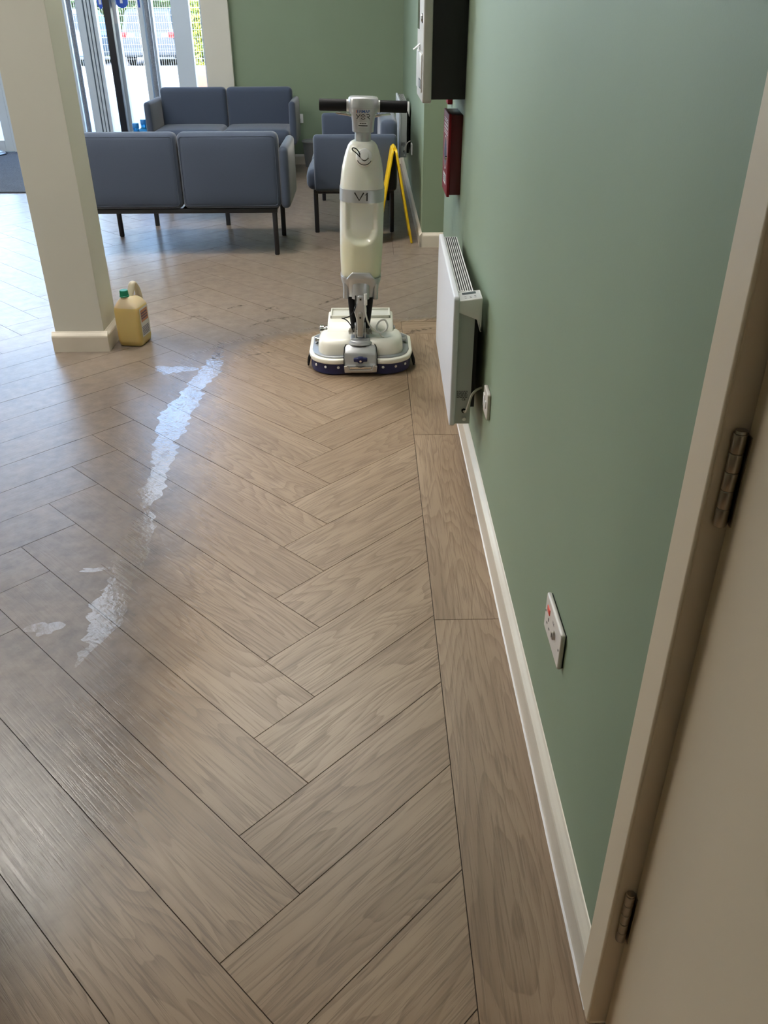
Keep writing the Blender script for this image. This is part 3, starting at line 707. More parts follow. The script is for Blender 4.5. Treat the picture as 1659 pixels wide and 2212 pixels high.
b = new(); flat(b, [(-.048, .045), (.05, .045), (.05, .19), (-.048, .19)], lambda y, z: (.0667, y, z)); lb = obj('label', b, LAB, t, 0)
b = new(); flat(b, [(-.04, .12), (.042, .12), (.042, .18), (-.04, .18)], lambda y, z: (.0671, y, z)); obj('label_picture', b, mat('label_orange', (.55, .24, .13), .5), lb, 0)
b = new(); print_lines(b, lambda y, z: (.0674, y, .150+z), .07, .04, 3, 8); obj('label_title', b, mat('label_navy', (.06, .06, .16), .5), lb, 0)
b = new(); print_lines(b, lambda y, z: (.0672, y, .075+z), .08, .045, 6, 12); obj('label_print', b, mat('label_navy', (.06, .06, .16), .5), lb, 0)

# ------------------------------------------------------------------ floor scrubber
t = thing('floor_scrubber', 'upright ivory and silver floor scrubber machine standing on the planks', 'floor scrubber', (-.045, 3.908, 0))
LEAN = T((0, 0, .2)) @ Matrix.Rotation(math.radians(1.75), 4, 'Y') @ T((0, 0, -.2))
def outline(sc=1., grow=0.):
    o = []
    for i in range(41):
        x = -.24+.48*i/40; ax = abs(x)
        yl = -.05-math.sqrt(max(0, .126**2-(ax-.114)**2)) if ax > .0 else -.05
        ym = -.158+.012*math.cos(min(1, ax/.09)*PI)
        y = min(yl, ym) if ax < .11 else yl
        o.append((x, y))
    o = [(-.24, .14), (-.24, -.05)] + o[1:-1] + [(.24, -.05), (.24, .14), (.20, .195), (-.20, .195)]
    return [(x*(1+grow/.24), y*(1+grow/.17)) for x, y in o]
def slabz(bm, poly, z0, z1, r=0.): prism(bm, poly, 'z', z0, z1, r, 2)
b = new(); slabz(b, outline(grow=-.002), .006, .056); sk_ = obj('brush_skirt', b, NAVY, t, 50)
for x in (-.21, -.165, -.105, .105, .165, .21):
    ax = abs(x); y = -.05-math.sqrt(max(0, .126**2-(ax-.114)**2))
    nx, ny = (ax-.114)*(1 if x > 0 else -1), y+.05; l = math.hypot(nx, ny); ang = math.atan2(nx/l, -ny/l)
    b = new(); lathe(b, [(.0001, 0), (.0065, 0), (.005, .003), (.0001, .0035)], 14, T((x, y, .040)) @ Rz(ang) @ Matrix.Rotation(PI/2, 4, 'X')); obj('rivet', b, WHITEP, sk_)
for x, y in ((-.243, -.03), (-.241, -.055), (.244, -.02), (.246, -.04), (.243, -.06)):
    b = new(); tube(b, [(x, y, .062), (x*1.03, y-.006, .035), (x*1.05, y, .008)], [.005, .007, .005], 6); obj('bristle_tuft', b, RUBB, t)
for s in (-1, 1):
    b = new(); poly = outline(grow=.006); poly = clip(poly, -s, 0, -.062)
    slabz(b, poly, .056, .080, .006); obj('bumper_rim', b, IVORY, t, 50)
b = new(); slabz(b, outline(grow=-.010), .074, .088, .003); obj('deck_plate', b, mat('deck_grey', (.36, .38, .40), .35, .5), t, 50)
for s in (-1, 1):
    b = new(); secs = []
    for z, k in ((.086, 1.0), (.115, .985), (.135, .95), (.148, .88), (.156, .76), (.159, .55)):
        secs.append(sup(.098*k, .112*k, z, 3.0, s*.104, -.03, 40))
    loft(b, secs); obj('brush_cover', b, IVORY, t, 60)
b = new()
prism(b, [(-.035, .088), (-.035, .15), (.0, .172), (.035, .192), (.075, .197), (.185, .197), (.198, .16), (.198, .088)], 'x', -.158, .158, .010, 3); tk = obj('recovery_tank', b, IVORY, t, 50)
b = new()
for x0, x1, y0, y1 in ((-.145, .145, .185, .193), (-.145, .145, .070, .076), (-.145, -.138, .07, .193), (.138, .145, .07, .193), (-.03, .03, .07, .193)): box(b, x0, x1, y0, y1, .195, .210, .002)
obj('lid_frame', b, IVORY, tk)
b = new(); box(b, -.138, .138, .076, .186, .194, .200, .002); obj('lid', b, mat('lid_plastic', (.62, .63, .58), .3), tk)
for s in (-1, 1):
    b = new(); tube(b, spline([(s*.145, -.036, .145), (s*.11, -.036, .155), (s*.085, -.030, .15), (s*.075, -.036, .12), (s*.10, -.038, .10)], 5), .004, 6); obj('tank_rib', b, IVORY, tk)
RX = Matrix.Rotation(PI/2, 4, 'Y')
b = new(); lathe(b, [(.0001, 0), (.020, 0), (.020, .010), (.013, .011), (.013, .018), (.024, .019), (.024, .036), (.021, .038), (.0001, .038)], 14, T((-.158, .04, .150)) @ Matrix.Rotation(-PI/2, 4, 'Y')); obj('drain_cap', b, CHROME, tk)
b = new(); lathe(b, [(.0001, 0), (.026, 0), (.026, .008), (.022, .010), (.0001, .010)], 20, T((.158, .05, .140)) @ RX); obj('side_cap', b, mat('cap_grey', (.25, .26, .27), .4), tk)
for s in (-1, 1):
    b = new(); lathe(b, [(.0001, 0), (.012, 0), (.012, .014), (.016, .015), (.016, .022), (.0001, .023)], 12, T((s*.198, .03, .103)) @ Matrix.Rotation(s*PI/2, 4, 'Y')); obj('side_knob', b, CHROME, t)
# front latch housing
b = new(); prism(b, [(-.186, .028), (-.186, .050), (-.180, .056), (-.172, .105), (-.150, .128), (-.118, .140), (-.06, .140), (-.06, .028)], 'x', -.076, .076, .008, 3); lt = obj('latch_housing', b, SILV, t, 50)
for s in (-1, 1):
    b = new(); tube(b, [(s*.077, -.184, .048), (s*.077, -.174, .106), (s*.074, -.15, .13), (s*.06, -.112, .143)], .0025, 6); obj('housing_joint', b, RUBB, lt)
b = new(); prism(b, [(-.075, .020), (.075, .020), (.078, .052), (.060, .056), (.052, .034), (-.052, .034), (-.060, .056), (-.078, .052)], 'y', -.194, -.182, .003, 2); obj('latch_clip', b, mat('latch_plate', (.50, .47, .44), .3, .6), lt, 50)
b = new(); prism(b, [(-.05, .036), (.05, .036), (.05, .048), (-.05, .048)], 'y', -.190, -.184, .001); obj('latch_bar', b, CHROME, lt)
b = new(); flat(b, [(-.026, .054), (.026, .054), (.012, .047), (0, .044), (-.012, .047)], lambda x, z: (x, -.1905, z)); obj('arrow_mark', b, mat('arrow_grey', (.12, .13, .15), .4), lt, 0)
b = new(); kp = [(.032, .006), (.029, .008), (.014, .008), (.010, .013), (-.010, .013), (-.014, .008), (-.029, .008), (-.032, .006), (-.032, -.006), (-.029, -.008), (-.014, -.008), (-.010, -.015), (.010, -.015), (.014, -.008), (.029, -.008), (.032, -.006)]
prism(b, [(x, .082+z) for x, z in kp], 'y', -.196, -.176, .003, 2); kb = obj('wing_knob', b, NAVY, lt, 50)
b = new(); lathe(b, [(.0001, 0), (.005, 0), (.005, .002), (.0001, .002)], 14, T((0, -.196, .078)) @ Matrix.Rotation(PI/2, 4, 'X')); obj('knob_screw', b, CHROME, kb)
b = new(); lathe(b, [(.0001, .135), (.066, .135), (.069, .140), (.066, .146), (.055, .149), (.052, .153), (.0001, .153)], 40, T((0, -.085, 0))); obj('swivel_ring', b, SILV, lt)
# articulated joint
b = new()
for s in (-1, 1): prism(b, [(-.105, .150), (-.060, .150), (-.066, .215), (-.075, .225), (-.092, .225), (-.100, .215)], 'x', s*.022-.003, s*.022+.003, .002)
box(b, -.045, .045, -.11, -.05, .150, .158, .003); br = obj('fork_bracket', b, SILV, t, 50)
b = new(); prism(b, [(-.014, .162), (.014, .162), (.019, .25), (.030, .285), (.026, .300), (.016, .330), (.014, .358), (-.014, .358), (-.016, .330), (-.026, .300), (-.030, .285), (-.019, .25)], 'y', -.112, -.060, .005, 2, LEAN); ar = obj('joint_arm', b, SILV, t, 50)
b = new(); prism(b, [(-.013, .17), (.013, .17), (.013, .275), (.008, .285), (-.008, .285), (-.013, .275)], 'y', -.122, -.108, .004, 2, LEAN)
for z, r_ in ((.262, .010), (.345, .008)): lathe(b, [(.0001, 0), (r_, 0), (r_, .004), (.0001, .005)], 18, LEAN @ T((0, -.120 if z < .3 else -.112, z)) @ Matrix.Rotation(PI/2, 4, 'X'))
obj('joint_link', b, mat('joint_grey', (.42, .41, .38), .4, .4), ar, 50)
b = new()
for z, r_ in ((.262, .005), (.345, .004)): lathe(b, [(.0001, 0), (r_, 0), (r_, .002), (.0001, .002)], 6, LEAN @ T((0, -.1245 if z < .3 else -.1165, z)) @ Matrix.Rotation(PI/2, 4, 'X'))
obj('bolt', b, INK, ar)
for s in (-1, 1):
    b = new(); tube(b, [(s*(.028+.0065*i/6), -.085+.013*math.cos(i*PI/3), .185+.013*math.sin(i*PI/3)) for i in range(25)], .0022, 6); obj('spring', b, STEEL, br)
b = new(); tube(b, [(-.045, -.085, .185), (.045, -.085, .185)], .006, 10); obj('pivot_pin', b, STEEL, br)
for s in (-1, 1):
    b = new(); tube(b, spline([(s*.040, -.045, .37), (s*.042, -.045, .32), (s*.036, -.04, .26), (s*.03, -.03, .20), (s*.03, .0, .165)], 6), .016, 12, LEAN); obj('black_hose', b, RUBB, t)
b = new(); tube(b, spline([(-.018, -.105, .36), (-.020, -.115, .31), (-.040, -.125, .275), (-.075, -.13, .262), (-.082, -.13, .263), (-.06, -.125, .25), (-.04, -.12, .22), (-.032, -.11, .19)], 6), .0026, 7); obj('black_wire', b, RUBB, t)
CLR = mat('clear_hose_plastic', (.66, .67, .64), .15, spec=.7)
b = new(); tube(b, spline([(.026, -.112, .335), (.026, -.118, .29), (.034, -.118, .25), (.050, -.115, .215), (.085, -.11, .188), (.115, -.10, .190), (.128, -.09, .212), (.115, -.075, .235), (.09, -.07, .225), (.078, -.085, .2), (.10, -.105, .17), (.112, -.105, .165)], 7), .0042, 8); hs = obj('clear_hose', b, CLR, t)
b = new(); box(b, .019, .035, -.122, -.106, .318, .345, .003); tube(b, [(.027, -.114, .345), (.027, -.112, .37)], .008, 10); obj('hose_fitting', b, WHITEP, hs)
# silver collar under the tank
b = new(); secs = [sup(.076, .062, .338, 4, 0, 0, 48), sup(.079, .066, .342, 4, 0, 0, 48), sup(.084, .080, .39, 3.6, 0, 0, 48), sup(.092, .094, .412, 3.2, 0, 0, 48), sup(.094, .098, .432, 3.0, 0, 0, 48)]
loft(b, secs, LEAN); cl = obj('tank_collar', b, SILV, t, 60)
b = new(); prism(b, [(-.066, .430), (.066, .430), (.040, .462), (-.040, .462)], 'y', -.1035, -.086, .004, 2, LEAN); obj('collar_tab', b, SILV, cl, 50)
b = new(); loft(b, [sup(.040, .02, z, 2.4, 0, -.078, 28) for z in (.338, .40)] + [sup(.036, .014, .412, 2.4, 0, -.080, 28)], LEAN); obj('collar_boss', b, SILV, cl, 60)
for s in (-1, 1):
    b = new(); loft(b, [sup(.013, .03, z, 3, s*.068, -.045, 24) for z in (.334, .405)], LEAN); obj('collar_lug', b, SILV, cl, 60)
# solution tank: lofted shell with a thumb-shaped grip recess in the front
prof = [(.428, .084, .088), (.432, .089, .094), (.445, .0915, .097), (.50, .0945, .100), (.56, .0965, .102), (.64, .0975, .103), (.72, .0975, .103), (.78, .0968, .103), (.82, .0960, .102), (.86, .0925, .099), (.895, .088, .095), (.93, .080, .086), (.96, .071, .077), (.98, .063, .068), (.992, .054, .058), (.999, .043, .046)]
NT = 2.7
def ptank(z):
    for (z0, a0, b0), (z1, a1, b1) in zip(prof, prof[1:]):
        if z <= z1:
            f = max(0, (z-z0)/(z1-z0)); return a0+(a1-a0)*f, b0+(b1-b0)*f
    return prof[-1][1:]
def sstep(e0, e1, x):
    f = min(1, max(0, (x-e0)/(e1-e0))); return f*f*(3-2*f)
def recess(x, z):
    if z > .762: return 0.
    zb = .590; w = .074
    if z > zb+.05: d = w-abs(x)
    else:
        q = math.hypot(x/w, (z-(zb+.05))/.062); d = (1-q)*.062
    return .024*sstep(0, .028, d)*sstep(.770, .758, z)
b = new(); secs = []; NZ = 110
zs = sorted(set([p[0] for p in prof] + [.44+.55*i/NZ for i in range(NZ)]))
for z in zs:
    a, d = ptank(z); s = []
    for x, y, _ in sup(a, d, z, NT, 0, 0, 112):
        if y < -.02: y += recess(x, z)
        s.append((x, y, z))
    secs.append(s)
loft(b, secs, LEAN)
TANK = mat('tank_plastic', (.72, .72, .62), .3, coat=.25, sss=.15)
# tint of the liquid showing through the lower half
nt = TANK.node_tree; tcn = nt.nodes.new('ShaderNodeTexCoord'); spn = nt.nodes.new('ShaderNodeSeparateXYZ'); rpn = nt.nodes.new('ShaderNodeValToRGB'); mrn = nt.nodes.new('ShaderNodeMapRange')
mrn.inputs[1].default_value = .4; mrn.inputs[2].default_value = 1.0
rpn.color_ramp.elements[0].position = .28; rpn.color_ramp.elements[0].color = (.80, .78, .58, 1); rpn.color_ramp.elements[1].position = .42; rpn.color_ramp.elements[1].color = (.84, .84, .77, 1)
nt.links.new(tcn.outputs['Object'], spn.inputs[0]); nt.links.new(spn.outputs[2], mrn.inputs[0]); nt.links.new(mrn.outputs[0], rpn.inputs[0]); nt.links.new(rpn.outputs[0], nt.nodes['Principled BSDF'].inputs['Base Color'])
tank = obj('solution_tank', b, TANK, t, 60)
b = new(); secs = []
for z, g in ((.762, 0), (.7625, .0022), (.8145, .0022), (.815, 0)):
    a, d = ptank(z); secs.append(sup(a+g, d+g, z, NT, 0, 0, 112))
loft(b, secs, LEAN, cap=False); bd = obj('silver_band', b, SILV, tank, 40)
def front(a, d, g):
    def fn(x, z):
        return LEAN @ Vector((x, -(d+g)*(max(0, 1-abs(x/(a+g))**NT))**(1/NT), z))
    return fn
fn = front(*ptank(.79), .0028)
b = new(); ribbon(b, [(-.032, .806), (-.0115, .774), (.0075, .806)], .0058, fn); ribbon(b, [(.022, .806), (.022, .772)], .0058, fn); ribbon(b, [(.0225, .8045), (.013, .795)], .0022, fn)
obj('model_lettering', b, INK, bd, 0)
# filler cap
MC = LEAN @ T((.008, -.088, .945)) @ Matrix.Rotation(math.radians(72), 4, 'X')
b = new(); lathe(b, [(.0001, -.02), (.038, -.02), (.036, .004), (.031, .012), (.0001, .012)], 36, MC); cp = obj('filler_neck', b, TANK, tank)
b = new(); lathe(b, [(.0001, .012), (.028, .012), (.031, .014), (.031, .030), (.027, .034), (.018, .035), (.016, .048), (.0001, .049)], 36, MC); obj('filler_cap', b, WHITEP, cp)
b = new(); tube(b, spline([MC @ Vector(p) for p in ((.017, -.008, .037), (.0, -.019, .037), (-.017, -.006, .038), (-.034, .010, .037), (-.050, .022, .036), (-.048, .030, .036), (-.034, .026, .036), (-.022, .012, .036), (-.017, -.004, .036))], 6), .0023, 6); obj('cap_leash', b, RUBB, cp)
b = new(); tube(b, [MC @ Vector((.0315*math.cos(a), .0315*math.sin(a), .012)) for a in [PI*1.15+PI*.7*i/12 for i in range(13)]], .0022, 6); obj('cap_seal', b, RUBB, cp)
# stem, head, grips
b = new(); tube(b, [(0, 0, .985), (0, 0, 1.045)], .0345, 32, LEAN); obj('stem', b, SILV, t)
b = new(); HZ = -.016
hs_ = [(1.050, .040, .040), (1.052, .045, .045), (1.090, .0475, .047), (1.110, .050, .049), (1.128, .059, .054), (1.145, .0625, .056)]
LEAN0 = LEAN; LEAN = T((0, 0, HZ)) @ LEAN
loft(b, [sup(a, d, z, 3.0, 0, 0, 56) for z, a, d in hs_], LEAN); hd = obj('handle_head', b, SILV, t, 60)
b = new(); loft(b, [sup(a, d, z, 3.0, 0, 0, 56) for z, a, d in ((1.1455, .0630, .0565), (1.178, .0625, .056), (1.184, .058, .052))], LEAN); obj('head_cap', b, SILV, hd, 60)
for s in (-1, 1):
    b = new(); tube(b, [(s*.055, 0, 1.150), (s*.070, 0, 1.150)], .024, 24, LEAN); obj('grip_collar', b, SILV, hd)
    b = new(); lathe(b, [(.0001, 0), (.022, 0), (.0235, .002), (.0235, .112), (.0215, .1155), (.0001, .116)], 28, LEAN @ T((s*.069, 0, 1.150)) @ Matrix.Rotation(s*PI/2, 4, 'Y')); obj('grip', b, RUBB, hd)
    b = new(); prism(b, [(s*.048, 1.112), (s*.068, 1.116), (s*.113, 1.122), (s*.115, 1.126), (s*.112, 1.130), (s*.068, 1.126), (s*.048, 1.124)], 'y', -.058, -.046, .002, 2, LEAN); obj('lever', b, CHROME, hd, 50)
def hfn(x, z):
    for (z0, a0, d0), (z1, a1, d1) in zip(hs_, hs_[1:]):
        if z <= z1: break
    f = (z-z0)/(z1-z0); a = a0+(a1-a0)*f+.0008; d = d0+(d1-d0)*f+.0008
    return LEAN @ Vector((x, -d*(max(0, 1-abs(x/a)**3))**(1/3), z))
b = new(); text_mesh(b, 'FIMAP', .0165, lambda x, z: hfn(x+.005, z+1.133), shear=.12); obj('brand_lettering', b, BLUEP, hd, 0)
b = new(); ribbon(b, [(-.0275, 1.128), (-.0275, 1.139)], .0026, hfn); obj('logo_bar', b, mat('orange_print', (.6, .16, .07), .5), hd, 0)
b = new(); ribbon(b, [(-.0225, 1.128), (-.0225, 1.139)], .0030, hfn); obj('logo_bar', b, BLUEP, hd, 0)
b = new(); w_ = .0026
ribbon(b, [(-.029, 1.122), (-.0215, 1.113)], w_, hfn); ribbon(b, [(-.0125, 1.122), (-.0265, 1.104)], w_, hfn)
ribbon(b, [(.0085*math.cos(a), 1.113+.0085*math.sin(a)) for a in [PI*.02+PI*.96*i/12 for i in range(13)]], w_, hfn)
ribbon(b, [(.0085*math.cos(a), 1.111+.0075*math.sin(a)) for a in [PI*1.1+PI*.8*i/12 for i in range(13)]], w_, hfn); ribbon(b, [(-.0045, 1.1125), (.0045, 1.1125)], w_, hfn)
ribbon(b, [(.0135, 1.122), (.024, 1.122), (.0275, 1.119), (.0275, 1.116), (.024, 1.113), (.0150, 1.113)], w_, hfn); ribbon(b, [(.019, 1.1125), (.0285, 1.104)], w_, hfn); ribbon(b, [(-.029, 1.0985), (.029, 1.0985)], .0006, hfn)
obj('model_lettering', b, INK, hd, 0)
hf2 = lambda x, z: hfn(x, z) + Vector((0, -.0004, 0))
b = new(); flat(b, [(-.019, 1.073), (.019, 1.073), (.019, 1.092), (-.019, 1.092)], hf2); sl = obj('serial_label', b, STW, hd, 0)
hf3 = lambda x, z: hfn(x, z) + Vector((0, -.0008, 0))
b = new(); ribbon(b, [(-.019, 1.0785), (0, 1.0785), (.019, 1.0785)], .004, hf3); print_lines(b, lambda x, z: hf3(x, 1.087+z), .028, .006, 1, 5); obj('label_print', b, INK, sl, 0)

# ------------------------------------------------------------------ water trail on the floor
def blob(bm, cx, cy, rx, ry, seed, n=40, jag=.25, z=.0009):
    rr = random.Random(seed); ph = [rr.uniform(0, 6.3) for _ in range(6)]
    pts = []
    for i in range(n):
        a = 2*PI*i/n; k = 1+jag*sum(math.sin((j+2)*a+ph[j])/(j+1.5) for j in range(6))
        pts.append((cx+rx*k*math.cos(a), cy+ry*k*math.sin(a)))
    bm.faces.new([bm.verts.new((*p, z)) for p in pts])
def streak(bm, path, seed, z=.0010):
    rr = random.Random(seed); Lp, Rp = [], []
    ph = [(rr.uniform(18, 140), rr.uniform(0, 6.3)) for _ in range(10)]
    def wob(y, k): return sum(math.sin(f*y+p*(1+k))*(9./f)**.5 for f, p in ph)*.0075
    for i in range(len(path)-1):
        (x0, y0, w0), (x1, y1, w1) = path[i], path[i+1]; n = max(2, int(abs(y1-y0)/.006))
        for j in range(n):
            f = j/n; x = x0+(x1-x0)*f; y = y0+(y1-y0)*f; w = w0+(w1-w0)*f
            g = min(1., w/.05); Lp.append((x-w/2-wob(y, 0)*g-abs(rr.gauss(0, .004))*g, y)); Rp.append((x+w/2+wob(y, .7)*g*.8, y))
    for i in range(len(Lp)-1):
        v = [bm.verts.new((*p, z)) for p in (Lp[i+1], Rp[i+1], Rp[i], Lp[i])]; bm.faces.new(v)
    bmesh.ops.remove_doubles(bm, verts=bm.verts, dist=1e-5)
b = new()
streak(b, [(-.765, 4.24, .002), (-.765, 4.20, .02), (-.76, 4.05, .04), (-.755, 3.93, .07), (-.765, 3.83, .10), (-.775, 3.74, .10), (-.80, 3.60, .08), (-.815, 3.44, .12), (-.83, 3.30, .13), (-.825, 3.15, .12), (-.82, 3.05, .07), (-.80, 2.95, .10), (-.805, 2.86, .07), (-.79, 2.76, .05), (-.785, 2.66, .09), (-.79, 2.57, .05), (-.795, 2.52, .002)], 3)
tag(obj('water_trail', b, WATER, None, 0), 'shiny wet trail of water running along the floor', 'water')
b = new(); streak(b, [(-.775, 2.52, .002), (-.773, 2.47, .05), (-.765, 2.38, .09), (-.765, 2.22, .09), (-.765, 2.10, .08), (-.76, 1.97, .10), (-.765, 1.86, .07), (-.78, 1.76, .03), (-.79, 1.70, .002)], 5)
tag(obj('water_trail', b, WATER, None, 0), 'fainter wet trail nearest the camera, continuing the shiny one', 'water')
b = new(); blob(b, -.945, 3.83, .075, .06, 4, jag=.45); tag(obj('puddle', b, WATER, None, 0), 'small splash of water left of the wet trail', 'water')
b = new(); blob(b, -.925, 1.875, .040, .035, 8, jag=.4); tag(obj('puddle', b, WATER, None, 0), 'wet shoe print on the dirty planks at left', 'water')
b = new(); blob(b, -.86, 2.16, .045, .012, 15, jag=.5); tag(obj('puddle', b, WATER, None, 0), 'thin wet smear left of the fainter trail', 'water')
b = new(); blob(b, -.755, 3.905, .045, .035, 17, jag=.35, z=.0013); tag(obj('puddle', b, WATER, None, 0), 'small foamy puddle at the far end of the wet trail', 'water')

# dark scuffs and dried slurry left on the un-scrubbed planks
def scuff_mat():
    m = bpy.data.materials.new('dried_slurry'); m.use_nodes = True; nt = m.node_tree; bs_ = nt.nodes['Principled BSDF']
    bs_.inputs['Base Color'].default_value = (.05, .042, .036, 1); bs_.inputs['Roughness'].default_value = .6
    tc = nt.nodes.new('ShaderNodeTexCoord'); n = nt.nodes.new('ShaderNodeTexNoise'); n.inputs['Scale'].default_value = 38; n.inputs['Detail'].default_value = 6
    mr = nt.nodes.new('ShaderNodeMapRange'); mr.inputs[1].default_value = .44; mr.inputs[2].default_value = .66; mr.inputs[4].default_value = .62
    nt.links.new(tc.outputs['Object'], n.inputs['Vector']); nt.links.new(n.outputs['Fac'], mr.inputs[0]); nt.links.new(mr.outputs[0], bs_.inputs['Alpha']); return m
SCUFF = scuff_mat()
for path, w in (([(-.651, 4.454), (-.572, 4.538), (-.486, 4.583), (-.373, 4.629)], .045), ([(-1.013, 4.582), (-.971, 4.637), (-.889, 4.562)], .030), ([(-.82, 4.759), (-.773, 4.809), (-.71, 4.842)], .028), ([(-.611, 4.01), (-.533, 4.04), (-.467, 4.078)], .022), ([(-.30, 4.82), (-.214, 4.917), (-.147, 4.989)], .03), ([(-.603, 4.718), (-.557, 4.785), (-.514, 4.75)], .03), ([(.19, 4.30), (.25, 4.36), (.34, 4.40)], .05), ([(-.775, 4.10), (-.765, 3.99), (-.76, 3.93)], .04)):
    b = new(); pp = spline([(x, y, 0) for x, y in path], 8); n = len(pp)-1
    L1 = []; R1 = []
    for i, p in enumerate(pp):
        d = (pp[min(i+1, n)]-pp[max(i-1, 0)]).normalized(); k = w*.5*math.sin(PI*(i+.6)/(n+1.2))*random.uniform(.7, 1.2)
        L1.append(b.verts.new((p.x-d.y*k, p.y+d.x*k, .0007))); R1.append(b.verts.new((p.x+d.y*k, p.y-d.x*k, .0007)))
    for i in range(n): b.faces.new((R1[i], R1[i+1], L1[i+1], L1[i]))
    obj('scuff_mark', b, SCUFF, floor_o, 0)

# ------------------------------------------------------------------ outside
PAVE = mat('pale_paving', (.50, .47, .43), .8, noise=.06, nscale=2)
b = new(); box(b, -30, 20, 11.05, 26.3, -.25, -.02); po = obj('paving', b, PAVE, None, 0); po['kind'] = 'structure'
b = new(); box(b, -60, 50, 26.3, 90, -.5, -.17); ca = obj('car_park', b, mat('asphalt', (.30, .29, .28), .9, noise=.1, nscale=3), None, 0); ca['kind'] = 'structure'
b = new(); box(b, -3.6, -2.4, 19.0, 19.5, -.02, .42, .02); tag(obj('low_wall', b, mat('terracotta_block', (.40, .20, .14), .8)), 'low reddish wall outside the right-hand window pane', 'wall')
FEN = mat('galvanised_wire', (.62, .66, .64), .5)
for i in range(5):
    x0 = -13.5+i*2.5; t = thing('mesh_fence_panel', ['first', 'second', 'third', 'fourth', 'fifth'][i]+' wire mesh fence panel from the left outside', 'fence', (x0, 26.0, -.02), group='wire mesh fence panels')
    b = new(); box(b, -.03, .03, -.03, .03, 0, 2.05); obj('post', b, FEN, t, 0)
    b = new()
    for k in range(41): box(b, .03+k*.06, .0335+k*.06, -.002, .002, .05, 2.0)
    for k in range(12): box(b, .03, 2.47, -.005, -.002, .08+k*.17, .0845+k*.17)
    obj('wire_mesh', b, FEN, t, 0)
def car(name, label, x, y, col, w=1.74, h=1.55, glasscol=(.03, .05, .06)):
    t = thing(name, label, 'car', (x, y, -.17)); cm = mat(name+'_paint_%d' % int(col[0]*1000), col, .5, spec=.3)
    b = new(); secs = []
    body = [(0, .36, .80), (.04, .26, .90), (.9, .24, .93), (3.2, .24, .90), (4.1, .26, .78), (4.3, .34, .62)]
    for yy, z0, z1 in body:
        hw = w/2*(1 if .05 < yy < 4.2 else .93)
        secs.append([(-hw*.96, yy, z0), (-hw, yy, z0+.12), (-hw, yy, z1-.10), (-hw*.93, yy, z1), (hw*.93, yy, z1), (hw, yy, z1-.10), (hw, yy, z0+.12), (hw*.96, yy, z0)])
    loft(b, secs); obj('body', b, cm, t, 30)
    b = new(); loft(b, [[(-w*.46, .06, .88), (-w*.46, 3.0, .92), (w*.46, 3.0, .92), (w*.46, .06, .88)], [(-w*.39, .30, h-.07), (-w*.39, 2.1, h-.07), (w*.39, 2.1, h-.07), (w*.39, .30, h-.07)], [(-w*.35, .38, h), (-w*.35, 1.95, h), (w*.35, 1.95, h), (w*.35, .38, h)]]); obj('cabin', b, cm, t, 0)
    b = new(); prism(b, [(-w*.38, .97), (w*.38, .97), (w*.33, h-.12), (-w*.33, h-.12)], 'y', 0, .01, M=T((0, .075, 0)) @ Matrix.Rotation(0, 4, 'X'))
    for v in b.verts: v.co.y = .06+(v.co.z-.88)/(h-.95)*.24-.012+(.008 if v.co.y > .08 else 0)
    obj('rear_window', b, mat('car_glass', glasscol, .08), t, 0)
    TL = mat('tail_lamp_red', (.75, .02, .02), .25); CL = mat('lamp_clear', (.75, .72, .72), .25)
    for s in (-1, 1):
        b = new(); box(b, min(s*w*.49, s*w*.37), max(s*w*.49, s*w*.37), -.02, .12, .78, .93, .02); l = obj('tail_lamp', b, TL, t)
        b = new(); box(b, min(s*w*.37, s*w*.24), max(s*w*.37, s*w*.24), -.015, .06, .80, .91, .02); obj('lamp_lens', b, CL, l)
        b = new(); box(b, min(s*w*.40, s*w*.28), max(s*w*.40, s*w*.28), -.03, .02, .42, .47, .01); obj('reflector', b, TL, t)
        for yy in (.75, 3.4):
            b = new(); lathe(b, [(.0001, -.1), (.2, -.1), (.32, -.09), (.335, -.06), (.335, .06), (.32, .09), (.2, .1), (.0001, .1)], 28, T((s*(w/2-.12), yy, .335)) @ RX); obj('wheel', b, RUBB, t)
    b = new(); box(b, -w*.48, w*.48, -.06, .10, .30, .52, .03); obj('bumper', b, cm, t)
    b = new(); box(b, -.26, .26, -.02, .03, .62, .73, .004); obj('number_plate', b, mat('plate_yellow', (.75, .6, .12), .5), t)
    return t
car('car', 'dark grey car parked behind the mesh fence', -6.73, 29.9, (.10, .115, .13))
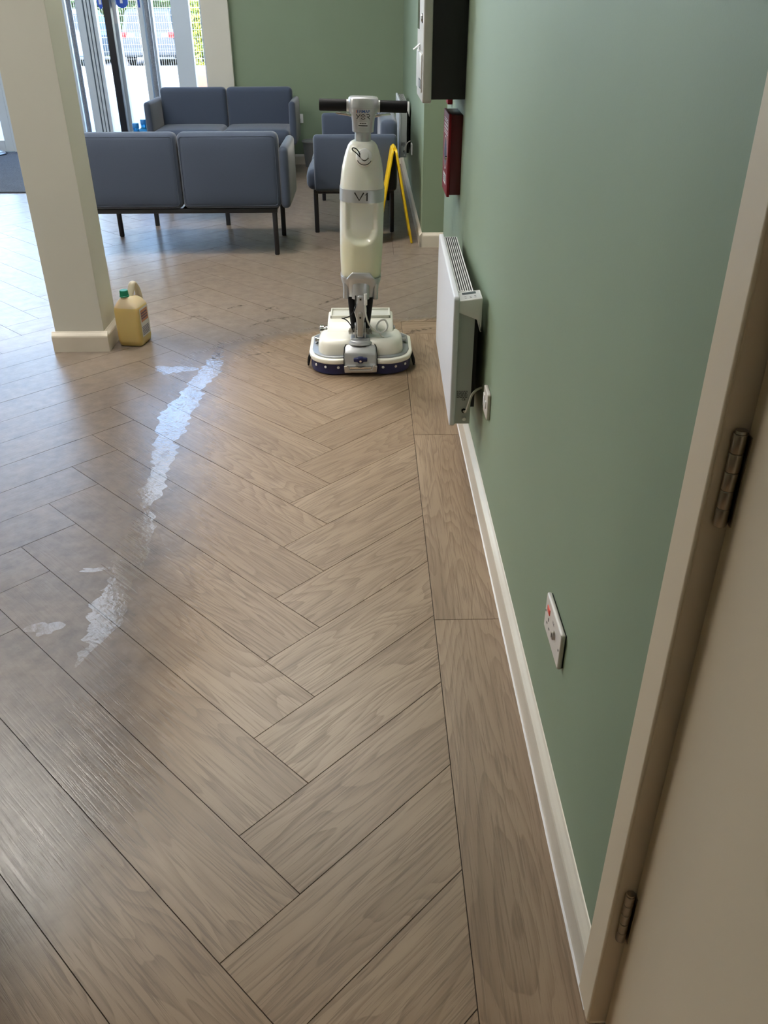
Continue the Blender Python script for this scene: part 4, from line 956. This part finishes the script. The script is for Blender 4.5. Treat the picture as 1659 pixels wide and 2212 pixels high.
car('car', 'silver blue car parked at the left behind the mesh fence', -9.3, 29.8, (.30, .38, .44))
car('car', 'charcoal car at the right edge of the glazing behind the fence', -4.35, 30.6, (.07, .08, .09))
def hedge(name, label, x0, x1, y0, y1, z1, n, cols, seed):
    rr = random.Random(seed); t = thing(name, label, 'hedge', ((x0+x1)/2, (y0+y1)/2, -.17)); cx, cy = (x0+x1)/2, (y0+y1)/2
    b = new(); box(b, x0-cx+.2, x1-cx-.2, y0-cy+.25, y1-cy-.2, 0, z1-.25); obj('branches', b, mat('hedge_core', (.03, .05, .015), .9), t, 0)
    for ci, c in enumerate(cols):
        V, Fc = [], []
        for i in range(n//len(cols)):
            p = Vector((rr.uniform(x0, x1)-cx, rr.choice((y0+rr.uniform(0, .3), rr.uniform(y0, y1)))-cy, rr.uniform(.05, z1)*(1-.06*rr.random())))
            p.z += .18*math.sin(p.x*2.3)+.1*math.sin(p.x*5.1+1)
            s = rr.uniform(.05, .11); u = Vector((rr.gauss(0, 1), rr.gauss(0, 1), rr.gauss(0, 1))).normalized(); w = u.orthogonal().normalized()
            k = len(V); V += [p-u*s, p+w*s*.5, p+u*s, p-w*s*.5]; Fc.append((k, k+1, k+2, k+3))
        me = bpy.data.meshes.new('leaves'); me.from_pydata([tuple(v) for v in V], [], Fc); me.materials.append(mat('leaf_%d_%s' % (ci, name), c, .5))
        o = bpy.data.objects.new('leaves', me); COL.objects.link(o); o.parent = t; o['kind'] = 'stuff'
hedge('green_hedge', 'tall green hedge along the car park behind the cars', -22, 4, 36.0, 38.0, 3.6, 14000, [(.10, .19, .05), (.17, .27, .08), (.05, .11, .03)], 1)
hedge('yellow_shrub', 'yellow-green shrub beside the cars at the right', -4.9, -2.6, 27.2, 28.6, 1.9, 3600, [(.42, .42, .06), (.26, .34, .06)], 2)
hedge('yellow_shrub', 'yellow-green shrub beside the cars at the left', -12.6, -10.6, 33.2, 34.4, 2.2, 2400, [(.42, .42, .06), (.26, .34, .06)], 3)
print('planks', count)
